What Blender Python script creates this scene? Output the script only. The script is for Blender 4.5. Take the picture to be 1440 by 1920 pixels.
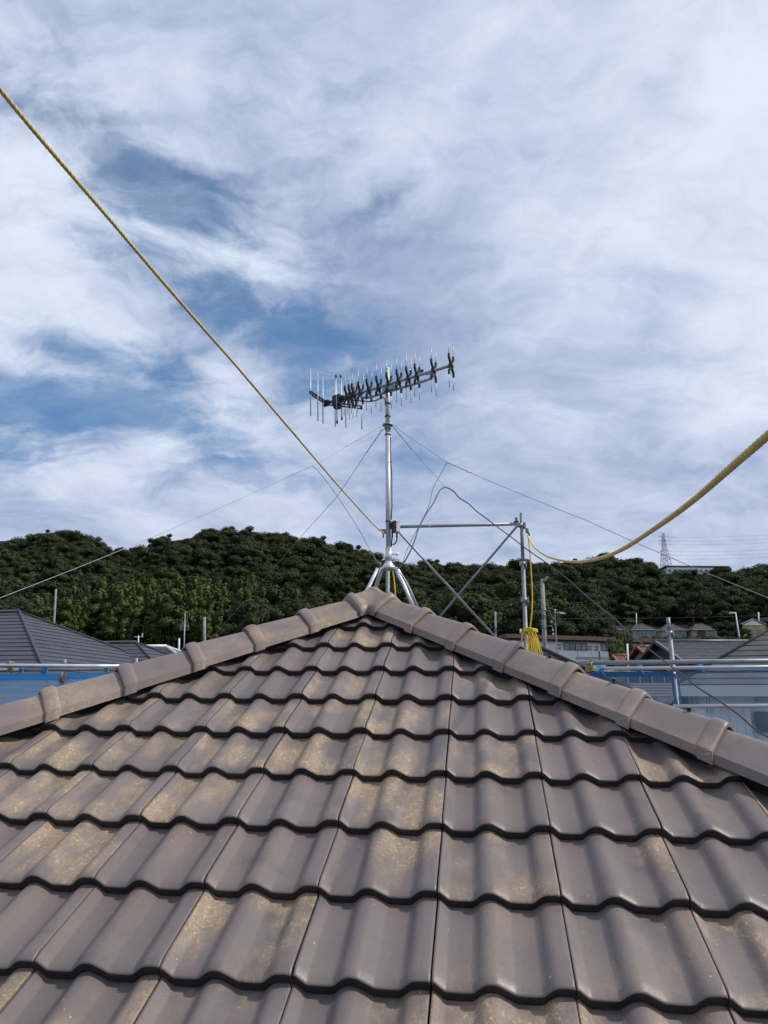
import bpy, bmesh, math, random
import numpy as np
from mathutils import Vector, Matrix

for o in list(bpy.data.objects):
    bpy.data.objects.remove(o)
SC = bpy.context.scene
COL = SC.collection
R = math.radians

# ------------------------------------------------------------------ camera
CZ = 7.5                                   # eye height above the street
F = 1403.2 / 1920.0                        # focal length / frame height
CAM_RIGHT = Vector((0.99997, -0.0020, 0.00744))
CAM_DOWN = Vector((0.0077, 0.25918, -0.9658))
CAM_FWD = Vector((0.0, 0.96583, 0.25919))
EYE = Vector((0, 0, CZ))
cd = bpy.data.cameras.new('camera')
cam = bpy.data.objects.new('camera', cd)
COL.objects.link(cam)
cam.matrix_world = Matrix((
    (CAM_RIGHT.x, -CAM_DOWN.x, -CAM_FWD.x, 0),
    (CAM_RIGHT.y, -CAM_DOWN.y, -CAM_FWD.y, 0),
    (CAM_RIGHT.z, -CAM_DOWN.z, -CAM_FWD.z, CZ),
    (0, 0, 0, 1)))
cd.sensor_width = 36
cd.lens = F * 36
cd.clip_start = 0.05
cd.clip_end = 9000
SC.camera = cam


def ray(x, y):
    return (CAM_RIGHT * ((x - 720) / 1403.2) + CAM_DOWN * ((y - 960) / 1403.2) + CAM_FWD)


def at(x, y, Y):
    """world point that lies Y metres ahead on the sight line through photo point (x, y)"""
    d = ray(x, y)
    return EYE + d * (Y / d.y)


# ------------------------------------------------------------------ sun, sky, exposure
SUN_AZ, SUN_EL = 92.0, 46.0
SUNV = Vector((math.sin(R(SUN_AZ)) * math.cos(R(SUN_EL)), math.cos(R(SUN_AZ)) * math.cos(R(SUN_EL)), math.sin(R(SUN_EL))))
sl = bpy.data.lights.new('sun', 'SUN')
sl.energy = 3.4
sl.angle = R(2.2)
sl.color = (1.0, 0.955, 0.89)
so = bpy.data.objects.new('sun', sl)
COL.objects.link(so)
so.rotation_euler = SUNV.to_track_quat('Z', 'Y').to_euler()
so.location = (20, 10, 40)

SC.view_settings.view_transform = 'Standard'
SC.view_settings.look = 'None'
SC.view_settings.exposure = 0.0
SC.view_settings.gamma = 1.0
SC.view_settings.use_curve_mapping = False

world = bpy.data.worlds.new('World')
SC.world = world
world.use_nodes = True


class NT:
    """small node-tree writer"""
    def __init__(s, tree):
        s.t = tree
        s.n = tree.nodes
        s.l = tree.links

    def new(s, typ, **kw):
        n = s.n.new(typ)
        for k, v in kw.items():
            setattr(n, k, v)
        return n

    def put(s, sock, v):
        if isinstance(v, bpy.types.NodeSocket):
            s.l.new(v, sock)
        elif v is not None:
            if sock.type == 'RGBA' and not isinstance(v, (int, float)) and len(v) == 3:
                v = (*v, 1)
            sock.default_value = v

    def m(s, op, a, b=None, c=None, clamp=False):
        n = s.new('ShaderNodeMath', operation=op)
        n.use_clamp = clamp
        s.put(n.inputs[0], a)
        if b is not None:
            s.put(n.inputs[1], b)
        if c is not None:
            s.put(n.inputs[2], c)
        return n.outputs[0]

    def vm(s, op, a, b=None, out=0):
        n = s.new('ShaderNodeVectorMath', operation=op)
        s.put(n.inputs[0], a)
        if b is not None:
            s.put(n.inputs[1], b)
        return n.outputs[out]

    def mr(s, v, a, b, c=0.0, d=1.0, smooth=True):
        n = s.new('ShaderNodeMapRange')
        n.interpolation_type = 'SMOOTHSTEP' if smooth else 'LINEAR'
        s.put(n.inputs[0], v)
        for i, q in enumerate((a, b, c, d)):
            s.put(n.inputs[i + 1], q)
        return n.outputs[0]

    def noise(s, vec, scale, detail=4.0, rough=0.55, dist=0.0, out=0):
        n = s.new('ShaderNodeTexNoise')
        s.put(n.inputs['Vector'], vec)
        n.inputs['Scale'].default_value = scale
        n.inputs['Detail'].default_value = detail
        n.inputs['Roughness'].default_value = rough
        n.inputs['Distortion'].default_value = dist
        return n.outputs[out]

    def mix(s, f, a, b, mode='MIX'):
        n = s.new('ShaderNodeMix', data_type='RGBA', blend_type=mode)
        s.put(n.inputs[0], f)
        s.put(n.inputs[6], a)
        s.put(n.inputs[7], b)
        return n.outputs[2]

    def mapping(s, vec, loc=(0, 0, 0), rot=(0, 0, 0), sc=(1, 1, 1)):
        n = s.new('ShaderNodeMapping')
        s.put(n.inputs[0], vec)
        n.inputs[1].default_value = loc
        n.inputs[2].default_value = rot
        n.inputs[3].default_value = sc
        return n.outputs[0]

    def comb(s, x, y, z):
        n = s.new('ShaderNodeCombineXYZ')
        for i, q in enumerate((x, y, z)):
            s.put(n.inputs[i], q)
        return n.outputs[0]

    def sep(s, v):
        n = s.new('ShaderNodeSeparateXYZ')
        s.put(n.inputs[0], v)
        return n.outputs


SKY_STRENGTH = 0.1


def build_sky():
    t = NT(world.node_tree)
    bg = t.n['Background']
    sky = t.new('ShaderNodeTexSky', sky_type='NISHITA')
    sky.sun_disc = False
    sky.sun_elevation = R(SUN_EL)
    sky.sun_rotation = R(SUN_AZ)
    sky.air_density = 1.0
    sky.dust_density = 0.6
    sky.ozone_density = 2.0
    tc = t.new('ShaderNodeTexCoord')
    d = tc.outputs['Generated']
    x, y, z = t.sep(d)
    az = t.m('ARCTAN2', x, y)
    el = t.m('ARCSINE', z)
    # cloud layer seen on a plane high above, flattened towards the horizon
    zz = t.m('ADD', t.m('MAXIMUM', z, 0.0), 0.30)
    P = t.comb(t.m('DIVIDE', x, zz), t.m('DIVIDE', y, zz), 0.0)
    warp = t.noise(t.mapping(P, loc=(3.1, 1.7, 0)), 1.7, 4, 0.55, out=1)
    PW = t.vm('ADD', P, t.vm('MULTIPLY', t.vm('SUBTRACT', warp, (0.5, 0.5, 0.5)), (0.34, 0.34, 0.0)))
    warp2 = t.noise(t.mapping(P, loc=(8.1, 2.7, 4)), 7.0, 4, 0.6, out=1)
    PV = t.vm('ADD', PW, t.vm('MULTIPLY', t.vm('SUBTRACT', warp2, (0.5, 0.5, 0.5)), (0.10, 0.10, 0.0)))
    big = t.noise(t.mapping(PW, loc=(0.3, 2.2, 0)), 1.1, 3, 0.5)
    midn = t.noise(t.mapping(PV, loc=(5.3, 0.2, 1.0)), 3.4, 10, 0.60)
    wisp = t.noise(t.mapping(PV, loc=(1.3, 4.2, 2.0), rot=(0, 0, R(48)), sc=(1.0, 2.5, 1)), 3.6, 10, 0.62)
    fine = t.noise(t.mapping(PV, loc=(2.3, 4.9, 3.0)), 13.0, 8, 0.62)

    def blob(px, py, rx, ry, rot=0.0, soft=0.0):
        v = ray(px, py).normalized()
        a0, e0 = math.atan2(v.x, v.y), math.asin(v.z)
        ce = math.cos(e0)
        sx = rx / 1403.2
        sy = ry / 1403.2
        da = t.m('MULTIPLY', t.m('SUBTRACT', az, a0), ce)
        de = t.m('SUBTRACT', el, e0)
        c, s_ = math.cos(R(rot)), math.sin(R(rot))
        p = t.m('DIVIDE', t.m('ADD', t.m('MULTIPLY', da, c), t.m('MULTIPLY', de, -s_)), sx)
        q = t.m('DIVIDE', t.m('ADD', t.m('MULTIPLY', da, s_), t.m('MULTIPLY', de, c)), sy)
        r2 = t.m('ADD', t.m('MULTIPLY', p, p), t.m('MULTIPLY', q, q))
        return t.m('POWER', 2.718, t.m('MULTIPLY', r2, -1.0))

    cover = 0.93
    for (px, py, rx, ry, rot, a) in (
            (235, 318, 185, 66, 22, -0.92), (345, 388, 100, 46, 10, -0.80), (235, 495, 120, 42, 12, -0.56),
            (400, 575, 130, 40, 30, -0.42), (565, 635, 130, 58, 25, -0.84), (40, 750, 210, 44, -3, -1.7),
            (215, 672, 220, 46, 8, -0.70), (330, 795, 150, 45, 25, -0.66), (20, 850, 120, 40, 0, -0.50),
            (90, 650, 130, 35, 0, -0.36), (640, 700, 110, 55, 0, -0.34), (790, 830, 110, 55, 20, -0.36),
            (430, 510, 46, 32, 0, -0.46), (720, 375, 130, 20, -32, -0.32), (900, 520, 110, 36, -40, -0.28),
            (480, 850, 150, 45, 30, -0.26), (150, 250, 120, 40, 0, -0.22),
            (400, 460, 75, 45, 0, 0.16), (80, 430, 130, 90, 0, 0.14), (260, 590, 120, 30, 15, 0.20), (1500, 350, 560, 520, 0, 0.30)):
        cover = t.m('ADD', cover, t.m('MULTIPLY', blob(px, py, rx, ry, rot), a))
    nz = t.m('ADD', t.m('MULTIPLY', t.m('SUBTRACT', midn, 0.5), 2.0), t.m('MULTIPLY', t.m('SUBTRACT', wisp, 0.5), 1.25))
    nz = t.m('ADD', nz, t.m('MULTIPLY', t.m('SUBTRACT', fine, 0.5), 0.55))
    nz = t.m('ADD', nz, t.m('MULTIPLY', t.m('SUBTRACT', big, 0.5), 0.5))
    lively = t.m('ADD', 0.80, t.m('MULTIPLY', blob(380, 540, 420, 330), 0.42))
    dens = t.m('ADD', cover, t.m('MULTIPLY', nz, lively))
    dens = t.mr(dens, -0.02, 1.00)
    veil = t.m('ADD', t.m('MULTIPLY', t.mr(wisp, 0.38, 0.70), 0.26), t.m('MULTIPLY', t.mr(midn, 0.40, 0.68), 0.22))
    dens = t.m('ADD', dens, t.m('MULTIPLY', t.m('SUBTRACT', 0.98, dens), veil))
    # cloud brightness: thin parts white, thick parts bluish grey, whiter towards the sun
    sdot = t.vm('DOT_PRODUCT', d, tuple(SUNV), out=1)
    glow = t.m('POWER', t.m('MAXIMUM', sdot, 0.0), 3.0)
    shade = t.m('ADD', t.m('MULTIPLY', t.m('SUBTRACT', midn, 0.5), 1.35), t.m('MULTIPLY', t.m('SUBTRACT', big, 0.5), 0.9))
    shade = t.m('ADD', shade, t.m('MULTIPLY', t.m('SUBTRACT', wisp, 0.5), 0.75))
    shade = t.m('ADD', shade, t.m('MULTIPLY', t.m('SUBTRACT', fine, 0.5), 0.30))
    shade = t.m('ADD', shade, t.m('MULTIPLY', glow, 0.26))
    for (px, py, rx, ry, rot, a) in (
            (1420, 330, 330, 420, 0, 0.40), (620, 230, 180, 130, 0, 0.14), (980, 150, 160, 110, 0, 0.10),
            (30, 360, 160, 140, 0, 0.26), (420, 470, 120, 90, 0, 0.22), (780, 60, 160, 90, 0, -0.12), (150, 60, 260, 120, 0, 0.10),
            (860, 540, 220, 120, -30, -0.14), (1080, 690, 260, 110, -20, -0.08), (960, 880, 220, 60, 15, -0.12),
            (260, 900, 320, 90, 0, 0.22), (1420, 740, 160, 60, -20, 0.15), (480, 290, 160, 60, 20, -0.10)):
        shade = t.m('ADD', shade, t.m('MULTIPLY', blob(px, py, rx, ry, rot), a))
    shade = t.m('MULTIPLY', shade, t.m('ADD', 1.0, t.m('MULTIPLY', blob(420, 500, 420, 300), 0.45)))
    sh = t.mr(shade, -0.30, 0.66)
    k = 1.0 / SKY_STRENGTH
    dark = tuple(c * k for c in (0.375, 0.455, 0.650))
    lite = tuple(c * k for c in (0.780, 0.855, 1.000))
    cloud = t.mix(sh, dark, lite)
    # near the horizon the layer turns pale and faintly pink
    hor = t.mr(el, R(2), R(24), 1.0, 0.0)
    pale = tuple(c * k for c in (0.590, 0.650, 0.820))
    cloud = t.mix(t.m('MULTIPLY', hor, 0.45), cloud, pale)
    deep = t.mix(t.mr(el, R(20), R(42)), tuple(c * k for c in (0.100, 0.265, 0.530)), tuple(c * k for c in (0.092, 0.195, 0.385)))
    blue = t.mix(0.76, sky.outputs[0], deep)
    out = t.mix(dens, blue, cloud)
    t.put(bg.inputs['Color'], out)
    bg.inputs['Strength'].default_value = SKY_STRENGTH


build_sky()

# ------------------------------------------------------------------ helpers: tags, meshes
WLOC = {}


def tag(o, label=None, cat=None, group=None, kind=None):
    if label: o['label'] = label
    if cat: o['category'] = cat
    if group: o['group'] = group
    if kind: o['kind'] = kind
    return o


def thing(name, loc, label, cat, group=None):
    o = bpy.data.objects.new(name, None)
    o.empty_display_size = 0.1
    COL.objects.link(o)
    o.location = loc
    WLOC[o] = Vector(loc)
    return tag(o, label, cat, group)


def adopt(o, parent):
    o.parent = parent
    WLOC[o] = WLOC[parent]
    return o


class MB:
    """collects shapes given in world coordinates; build() links them as ONE mesh object"""
    def __init__(s):
        s.v = []
        s.f = []
        s.smooth = []
        s.mi = []

    def add(s, vs, fs, smooth=False, mi=0):
        b = len(s.v)
        s.v += [tuple(p) for p in vs]
        for f in fs:
            s.f.append(tuple(i + b for i in f))
            s.smooth.append(smooth)
            s.mi.append(mi)
        return s

    def box(s, c, size, ax=None, mi=0):
        c = Vector(c)
        X, Y, Z = ax if ax else (Vector((1, 0, 0)), Vector((0, 1, 0)), Vector((0, 0, 1)))
        a, b, d = size[0] / 2, size[1] / 2, size[2] / 2
        vs = [c + X * (i * a) + Y * (j * b) + Z * (k * d) for i in (-1, 1) for j in (-1, 1) for k in (-1, 1)]
        return s.add(vs, [(0, 1, 3, 2), (4, 6, 7, 5), (0, 4, 5, 1), (2, 3, 7, 6), (0, 2, 6, 4), (1, 5, 7, 3)], mi=mi)

    def tube(s, pts, r, n=8, caps=True, mi=0, smooth=True):
        pts = [Vector(p) for p in pts]
        rr = r if isinstance(r, (list, tuple)) else [r] * len(pts)
        vs, fs = [], []
        ref = None
        for i, p in enumerate(pts):
            d = (pts[min(i + 1, len(pts) - 1)] - pts[max(i - 1, 0)]).normalized()
            if ref is None:
                ref = Vector((0, 0, 1)) if abs(d.z) < 0.9 else Vector((1, 0, 0))
            a = (ref - d * ref.dot(d)).normalized()
            ref = a
            b = d.cross(a)
            for k in range(n):
                q = 2 * math.pi * k / n
                vs.append(p + (a * math.cos(q) + b * math.sin(q)) * rr[i])
        for i in range(len(pts) - 1):
            for k in range(n):
                k2 = (k + 1) % n
                fs.append((i * n + k, i * n + k2, (i + 1) * n + k2, (i + 1) * n + k))
        s.add(vs, fs, smooth, mi)
        if caps:
            b = len(s.v) - len(vs)
            s.f.append(tuple(b + k for k in reversed(range(n)))); s.smooth.append(False); s.mi.append(mi)
            s.f.append(tuple(b + (len(pts) - 1) * n + k for k in range(n))); s.smooth.append(False); s.mi.append(mi)
        return s

    def poly(s, vs, mi=0):
        return s.add(vs, [tuple(range(len(vs)))], mi=mi)

    def prism(s, vs, up, mi=0):
        """polygon vs extruded by vector up"""
        up = Vector(up)
        n = len(vs)
        a = [Vector(p) for p in vs]
        fs = [tuple(reversed(range(n))), tuple(range(n, 2 * n))]
        for i in range(n):
            j = (i + 1) % n
            fs.append((i, j, n + j, n + i))
        return s.add(a + [p + up for p in a], fs, mi=mi)

    def build(s, name, mat, parent=None, origin=None):
        o0 = WLOC[parent] if parent is not None else (Vector(origin) if origin is not None else Vector((0, 0, 0)))
        me = bpy.data.meshes.new(name)
        me.from_pydata([(p[0] - o0.x, p[1] - o0.y, p[2] - o0.z) for p in s.v], [], s.f)
        me.polygons.foreach_set('use_smooth', s.smooth)
        mats = mat if isinstance(mat, (list, tuple)) else [mat]
        for m_ in mats:
            me.materials.append(m_)
        if len(mats) > 1:
            me.polygons.foreach_set('material_index', s.mi)
        me.update()
        o = bpy.data.objects.new(name, me)
        COL.objects.link(o)
        if parent is not None:
            adopt(o, parent)
        else:
            o.location = o0
            WLOC[o] = o0
        return o


def copy_tree(o, parent=None, loc=None):
    c = o.copy()
    COL.objects.link(c)
    if parent is not None:
        c.parent = parent
    if loc is not None:
        c.location = loc
    for ch in list(o.children):
        copy_tree(ch, c)
    return c


# ------------------------------------------------------------------ materials
MATS = {}


def mat(name, col, rough=0.6, metal=0.0, spec=0.5, var=0.0, vscale=6.0, bump=0.0, bscale=40.0, col2=None, coord='Object'):
    m_ = bpy.data.materials.new(name)
    m_.use_nodes = True
    t = NT(m_.node_tree)
    b = t.n['Principled BSDF']
    b.inputs['Roughness'].default_value = rough
    b.inputs['Metallic'].default_value = metal
    b.inputs['Specular IOR Level'].default_value = spec
    tc = t.new('ShaderNodeTexCoord')
    v = tc.outputs[coord]
    if var > 0 or col2:
        n = t.noise(v, vscale, 6, 0.62)
        f = t.mr(n, 0.32, 0.68)
        c2 = col2 if col2 else tuple(c * (1 - var) for c in col)
        t.put(b.inputs['Base Color'], t.mix(f, c2, col))
        t.put(b.inputs['Roughness'], t.mr(n, 0.3, 0.7, max(rough - 0.08, 0.02), min(rough + 0.1, 1), smooth=False))
    else:
        b.inputs['Base Color'].default_value = (*col, 1)
    if bump > 0:
        bn = t.new('ShaderNodeBump')
        bn.inputs['Strength'].default_value = 1.0
        bn.inputs['Distance'].default_value = bump
        t.put(bn.inputs['Height'], t.noise(v, bscale, 5, 0.6))
        t.put(b.inputs['Normal'], bn.outputs[0])
    MATS[name] = m_
    return m_


def tile_material(name, base, stain=1.0):
    m_ = bpy.data.materials.new(name)
    m_.use_nodes = True
    t = NT(m_.node_tree)
    b = t.n['Principled BSDF']
    tc = t.new('ShaderNodeTexCoord')
    oi = t.new('ShaderNodeObjectInfo')
    rnd = oi.outputs['Random']
    v = t.vm('ADD', tc.outputs['Object'], t.comb(t.m('MULTIPLY', rnd, 37.0), t.m('MULTIPLY', rnd, 91.0), t.m('MULTIPLY', rnd, 13.0)))
    rnd2 = t.m('FRACT', t.m('MULTIPLY', rnd, 17.31))
    # each tile has its own firing tone
    tone = t.mix(rnd2, tuple(c * 0.84 for c in base), tuple(c * 1.14 for c in base))
    # faint bluish and warm drift over the face
    drift = t.noise(v, 5.5, 5, 0.6)
    tone = t.mix(t.mr(drift, 0.35, 0.7, 0.0, 0.6), tone, (base[0] * 0.80, base[1] * 0.90, base[2] * 1.02))
    # fine mottling of the matt glaze
    mot = t.noise(v, 210, 3, 0.7)
    tone = t.mix(t.mr(mot, 0.3, 0.7, 0.0, 0.25), tone, tuple(c * 0.72 for c in base))
    # ochre firing stain: a broad cloud broken up by grain, only on some tiles
    has = t.mr(rnd, 0.26, 0.50, 0.10, 1.0)
    cl = t.mr(t.noise(t.mapping(v, sc=(1.4, 0.75, 1)), 4.6, 5, 0.55), 0.43, 0.65)
    gr = t.mr(t.noise(t.mapping(v, sc=(1.3, 0.8, 1)), 95, 7, 0.78), 0.42, 0.58)
    gr2 = t.mr(t.noise(v, 330, 3, 0.7), 0.44, 0.60)
    st = t.m('MULTIPLY', t.m('MULTIPLY', cl, has), t.m('ADD', t.m('ADD', t.m('MULTIPLY', gr, 0.38), t.m('MULTIPLY', gr2, 0.18)), 0.28))
    st = t.m('MULTIPLY', st, 1.0 * stain)
    c = t.mix(st, tone, t.mix(gr2, (0.345, 0.250, 0.148), (0.455, 0.335, 0.200)))
    # crusty flakes and spatter gathered inside the stain
    fl = t.mr(t.noise(t.mapping(v, loc=(2, 6, 3), sc=(1.15, 0.85, 1)), 78, 4, 0.62), 0.585, 0.625)
    fl = t.m('MULTIPLY', fl, t.mr(t.m('MULTIPLY', cl, has), 0.35, 0.85))
    c = t.mix(t.m('MULTIPLY', fl, 0.65 * stain), c, (0.520, 0.380, 0.220))
    # dark smoky smudges
    sm = t.mr(t.noise(t.mapping(v, loc=(4, 7, 1)), 6.5, 4, 0.55), 0.55, 0.78)
    c = t.mix(t.m('MULTIPLY', sm, 0.6 * stain), c, (0.080, 0.074, 0.082))
    # pale spatter specks, mostly where the stain lies, and dark pits
    vo = t.new('ShaderNodeTexVoronoi')
    t.put(vo.inputs['Vector'], v)
    vo.inputs['Scale'].default_value = 74
    wn = t.new('ShaderNodeTexWhiteNoise')
    t.put(wn.inputs['Vector'], vo.outputs['Color'])
    pick = t.m('GREATER_THAN', wn.outputs['Value'], t.m('SUBTRACT', 0.965, t.m('MULTIPLY', t.m('MULTIPLY', cl, has), 0.30)))
    sz = t.m('MULTIPLY', t.m('ADD', t.m('POWER', t.sep(vo.outputs['Color'])[1], 2.0), 0.18), 0.22)
    sp = t.m('MULTIPLY', pick, t.m('LESS_THAN', vo.outputs['Distance'], sz))
    c = t.mix(t.m('MULTIPLY', sp, 0.75), c, (0.46, 0.36, 0.24))
    vo2 = t.new('ShaderNodeTexVoronoi')
    t.put(vo2.inputs['Vector'], t.mapping(v, loc=(9, 3, 5)))
    vo2.inputs['Scale'].default_value = 95
    wn2 = t.new('ShaderNodeTexWhiteNoise')
    t.put(wn2.inputs['Vector'], vo2.outputs['Color'])
    pit = t.m('MULTIPLY', t.m('GREATER_THAN', wn2.outputs['Value'], 0.90), t.m('LESS_THAN', vo2.outputs['Distance'], 0.20))
    c = t.mix(t.m('MULTIPLY', pit, 0.55), c, (0.07, 0.06, 0.06))
    t.put(b.inputs['Base Color'], c)
    rn = t.noise(v, 24, 5, 0.65)
    t.put(b.inputs['Roughness'], t.m('ADD', t.mr(rn, 0.3, 0.7, 0.36, 0.50, smooth=False), t.m('MULTIPLY', st, 0.25)))
    b.inputs['Specular IOR Level'].default_value = 0.42
    bn = t.new('ShaderNodeBump')
    bn.inputs['Distance'].default_value = 0.0006
    t.put(bn.inputs['Height'], t.m('ADD', t.noise(v, 160, 4, 0.6), t.m('MULTIPLY', t.noise(v, 14, 2, 0.5), 3.0)))
    t.put(b.inputs['Normal'], bn.outputs[0])
    return m_


M_TILE = tile_material('glazed_roof_tile', (0.172, 0.136, 0.121))
M_CAP = tile_material('hip_cap_tile', (0.218, 0.167, 0.146), 0.7)
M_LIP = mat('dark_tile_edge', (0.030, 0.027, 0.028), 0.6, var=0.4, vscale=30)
M_MORTAR = mat('black_mortar', (0.018, 0.018, 0.020), 0.85, var=0.4, vscale=30)
M_DECK = mat('roof_deck', (0.05, 0.045, 0.042), 0.9)
M_WALL = mat('cream_wall', (0.62, 0.58, 0.50), 0.85, var=0.1, vscale=2, bump=0.002)
M_MAST = mat('mast_zinc', (0.62, 0.64, 0.67), 0.42, 0.35, var=0.12, vscale=9)
M_GALV = mat('galvanised_steel', (0.36, 0.38, 0.40), 0.5, 0.55, var=0.22, vscale=7)
M_GALV_OLD = mat('weathered_galvanised', (0.30, 0.32, 0.33), 0.6, 0.45, var=0.35, vscale=22, bump=0.0006, bscale=90)
M_SILVER = mat('polished_zinc', (0.66, 0.68, 0.71), 0.34, 0.7, var=0.1, vscale=8)
M_ALU = mat('aluminium_rod', (0.50, 0.51, 0.53), 0.5, 0.7)
M_BOOM = mat('grey_boom', (0.44, 0.43, 0.43), 0.45, 0.35, var=0.15, vscale=12)
M_BLACK = mat('black_plastic', (0.016, 0.018, 0.024), 0.5, var=0.3, vscale=30)
M_ORANGE = mat('orange_cap', (0.72, 0.30, 0.04), 0.5)
M_CLAMP = mat('green_zinc', (0.30, 0.42, 0.41), 0.42, 0.5, var=0.3, vscale=30)
M_WHITEBOX = mat('white_plastic', (0.84, 0.84, 0.82), 0.5, var=0.1, vscale=20)
M_ROPE = mat('yellow_rope', (0.68, 0.53, 0.20), 0.75, var=0.25, vscale=30)
M_ROPE2 = mat('bright_yellow_rope', (0.85, 0.60, 0.03), 0.7, var=0.25, vscale=40, bump=0.0008, bscale=300)
M_WIRE = mat('steel_wire', (0.30, 0.30, 0.31), 0.5, 0.6)
M_COAX = mat('black_coax', (0.045, 0.048, 0.052), 0.5)
M_SLATE = mat('dark_slate', (0.060, 0.064, 0.078), 0.62, var=0.35, vscale=3.5, bump=0.002, bscale=60)
M_SLATE2 = mat('grey_slate', (0.075, 0.074, 0.078), 0.62, var=0.35, vscale=3.5, bump=0.002, bscale=60)
M_KAWARA = mat('grey_kawara', (0.125, 0.128, 0.140), 0.45, var=0.3, vscale=2.5)
M_REDTILE = mat('red_tile', (0.27, 0.115, 0.085), 0.7, var=0.35, vscale=2.5)
M_BROWNROOF = mat('brown_roof', (0.058, 0.048, 0.045), 0.75, var=0.35, vscale=1.2)
M_FASCIA = mat('maroon_fascia', (0.17, 0.085, 0.075), 0.6, var=0.3, vscale=1.5)
M_WHITE = mat('white_render', (0.88, 0.88, 0.86), 0.85, var=0.12, vscale=0.9, bump=0.004, bscale=30)
M_SIDING = mat('pale_siding', (0.86, 0.87, 0.88), 0.75, var=0.12, vscale=1.2)
M_BEIGE = mat('beige_wall', (0.42, 0.38, 0.31), 0.85, var=0.25, vscale=0.8)
M_YELLOW = mat('yellow_wall', (0.56, 0.45, 0.20), 0.85, var=0.2, vscale=0.8)
M_DARKWALL = mat('dark_gable', (0.075, 0.06, 0.055), 0.8, var=0.3, vscale=2)
M_FRAME = mat('window_frame', (0.045, 0.042, 0.040), 0.5)
M_WFRAME = mat('pale_window_frame', (0.55, 0.56, 0.57), 0.5)
M_GLASS = mat('window_glass', (0.10, 0.12, 0.14), 0.08, 0.0, 0.9)
M_CURTAIN = mat('curtain_glass', (0.33, 0.35, 0.34), 0.25, 0.0, 0.7, var=0.4, vscale=3)
M_CONC = mat('concrete', (0.33, 0.32, 0.31), 0.85, var=0.4, vscale=5, bump=0.003)
M_PYLON = mat('pylon_steel', (0.46, 0.49, 0.54), 0.6, 0.2)
M_BARK = mat('bark', (0.10, 0.085, 0.07), 0.9, var=0.4, vscale=4)
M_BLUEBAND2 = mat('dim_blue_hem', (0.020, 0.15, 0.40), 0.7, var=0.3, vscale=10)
M_TIE = mat('blue_tie', (0.03, 0.25, 0.52), 0.6)
M_BRASS = mat('yellow_clamp', (0.42, 0.38, 0.16), 0.5, 0.6, var=0.4, vscale=60)


def net_material(name, col, op):
    m_ = bpy.data.materials.new(name)
    m_.use_nodes = True
    t = NT(m_.node_tree)
    out = t.n['Material Output']
    b = t.n['Principled BSDF']
    tc = t.new('ShaderNodeTexCoord')
    n = t.noise(tc.outputs['Object'], 1.6, 4, 0.55)
    t.put(b.inputs['Base Color'], t.mix(t.mr(n, 0.3, 0.7), tuple(c * 0.8 for c in col), col))
    b.inputs['Roughness'].default_value = 0.7
    tr = t.new('ShaderNodeBsdfTransparent')
    mx = t.new('ShaderNodeMixShader')
    t.put(mx.inputs[0], t.mr(n, 0.3, 0.7, op - 0.05, op + 0.05))
    tl = t.new('ShaderNodeBsdfTranslucent')
    tl.inputs['Color'].default_value = (*col, 1)
    m2 = t.new('ShaderNodeMixShader')
    m2.inputs[0].default_value = 0.62
    t.l.new(b.outputs[0], m2.inputs[1])
    t.l.new(tl.outputs[0], m2.inputs[2])
    t.l.new(tr.outputs[0], mx.inputs[1])
    t.l.new(m2.outputs[0], mx.inputs[2])
    t.l.new(mx.outputs[0], out.inputs[0])
    return m_


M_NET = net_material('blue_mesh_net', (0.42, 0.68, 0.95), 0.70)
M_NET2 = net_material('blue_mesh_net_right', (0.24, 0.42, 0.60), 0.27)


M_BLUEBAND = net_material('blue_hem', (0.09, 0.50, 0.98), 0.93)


def leaf_material(name, dark, mid, lite, cell=0.11):
    m_ = bpy.data.materials.new(name)
    m_.use_nodes = True
    t = NT(m_.node_tree)
    b = t.n['Principled BSDF']
    g = t.new('ShaderNodeNewGeometry')
    p = g.outputs['Position']
    vo = t.new('ShaderNodeTexVoronoi')
    t.put(vo.inputs['Vector'], t.vm('ADD', p, t.vm('MULTIPLY', t.noise(p, 0.2, 3, 0.5, out=1), (6, 6, 6))))
    vo.inputs['Scale'].default_value = cell
    r_, g_, b_ = t.sep(vo.outputs['Color'])
    oi = t.new('ShaderNodeObjectInfo')
    own = oi.outputs['Random']
    own2 = t.m('FRACT', t.m('MULTIPLY', own, 23.7))
    c = t.mix(t.m('ADD', t.m('MULTIPLY', r_, 0.4), t.m('MULTIPLY', own, 0.6)), dark, mid)
    c = t.mix(t.mr(own2, 0.45, 1.0, 0.0, 0.95), c, lite)
    c = t.mix(t.mr(t.m('FRACT', t.m('MULTIPLY', own, 61.3)), 0.75, 1.0, 0.0, 0.5), c, (mid[0] * 0.75, mid[1] * 0.95, mid[2] * 1.35))
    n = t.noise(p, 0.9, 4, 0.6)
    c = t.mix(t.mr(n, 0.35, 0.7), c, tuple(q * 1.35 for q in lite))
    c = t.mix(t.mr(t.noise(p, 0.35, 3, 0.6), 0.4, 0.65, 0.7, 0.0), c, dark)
    t.put(b.inputs['Base Color'], c)
    b.inputs['Roughness'].default_value = 0.85
    b.inputs['Specular IOR Level'].default_value = 0.08
    return m_


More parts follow.
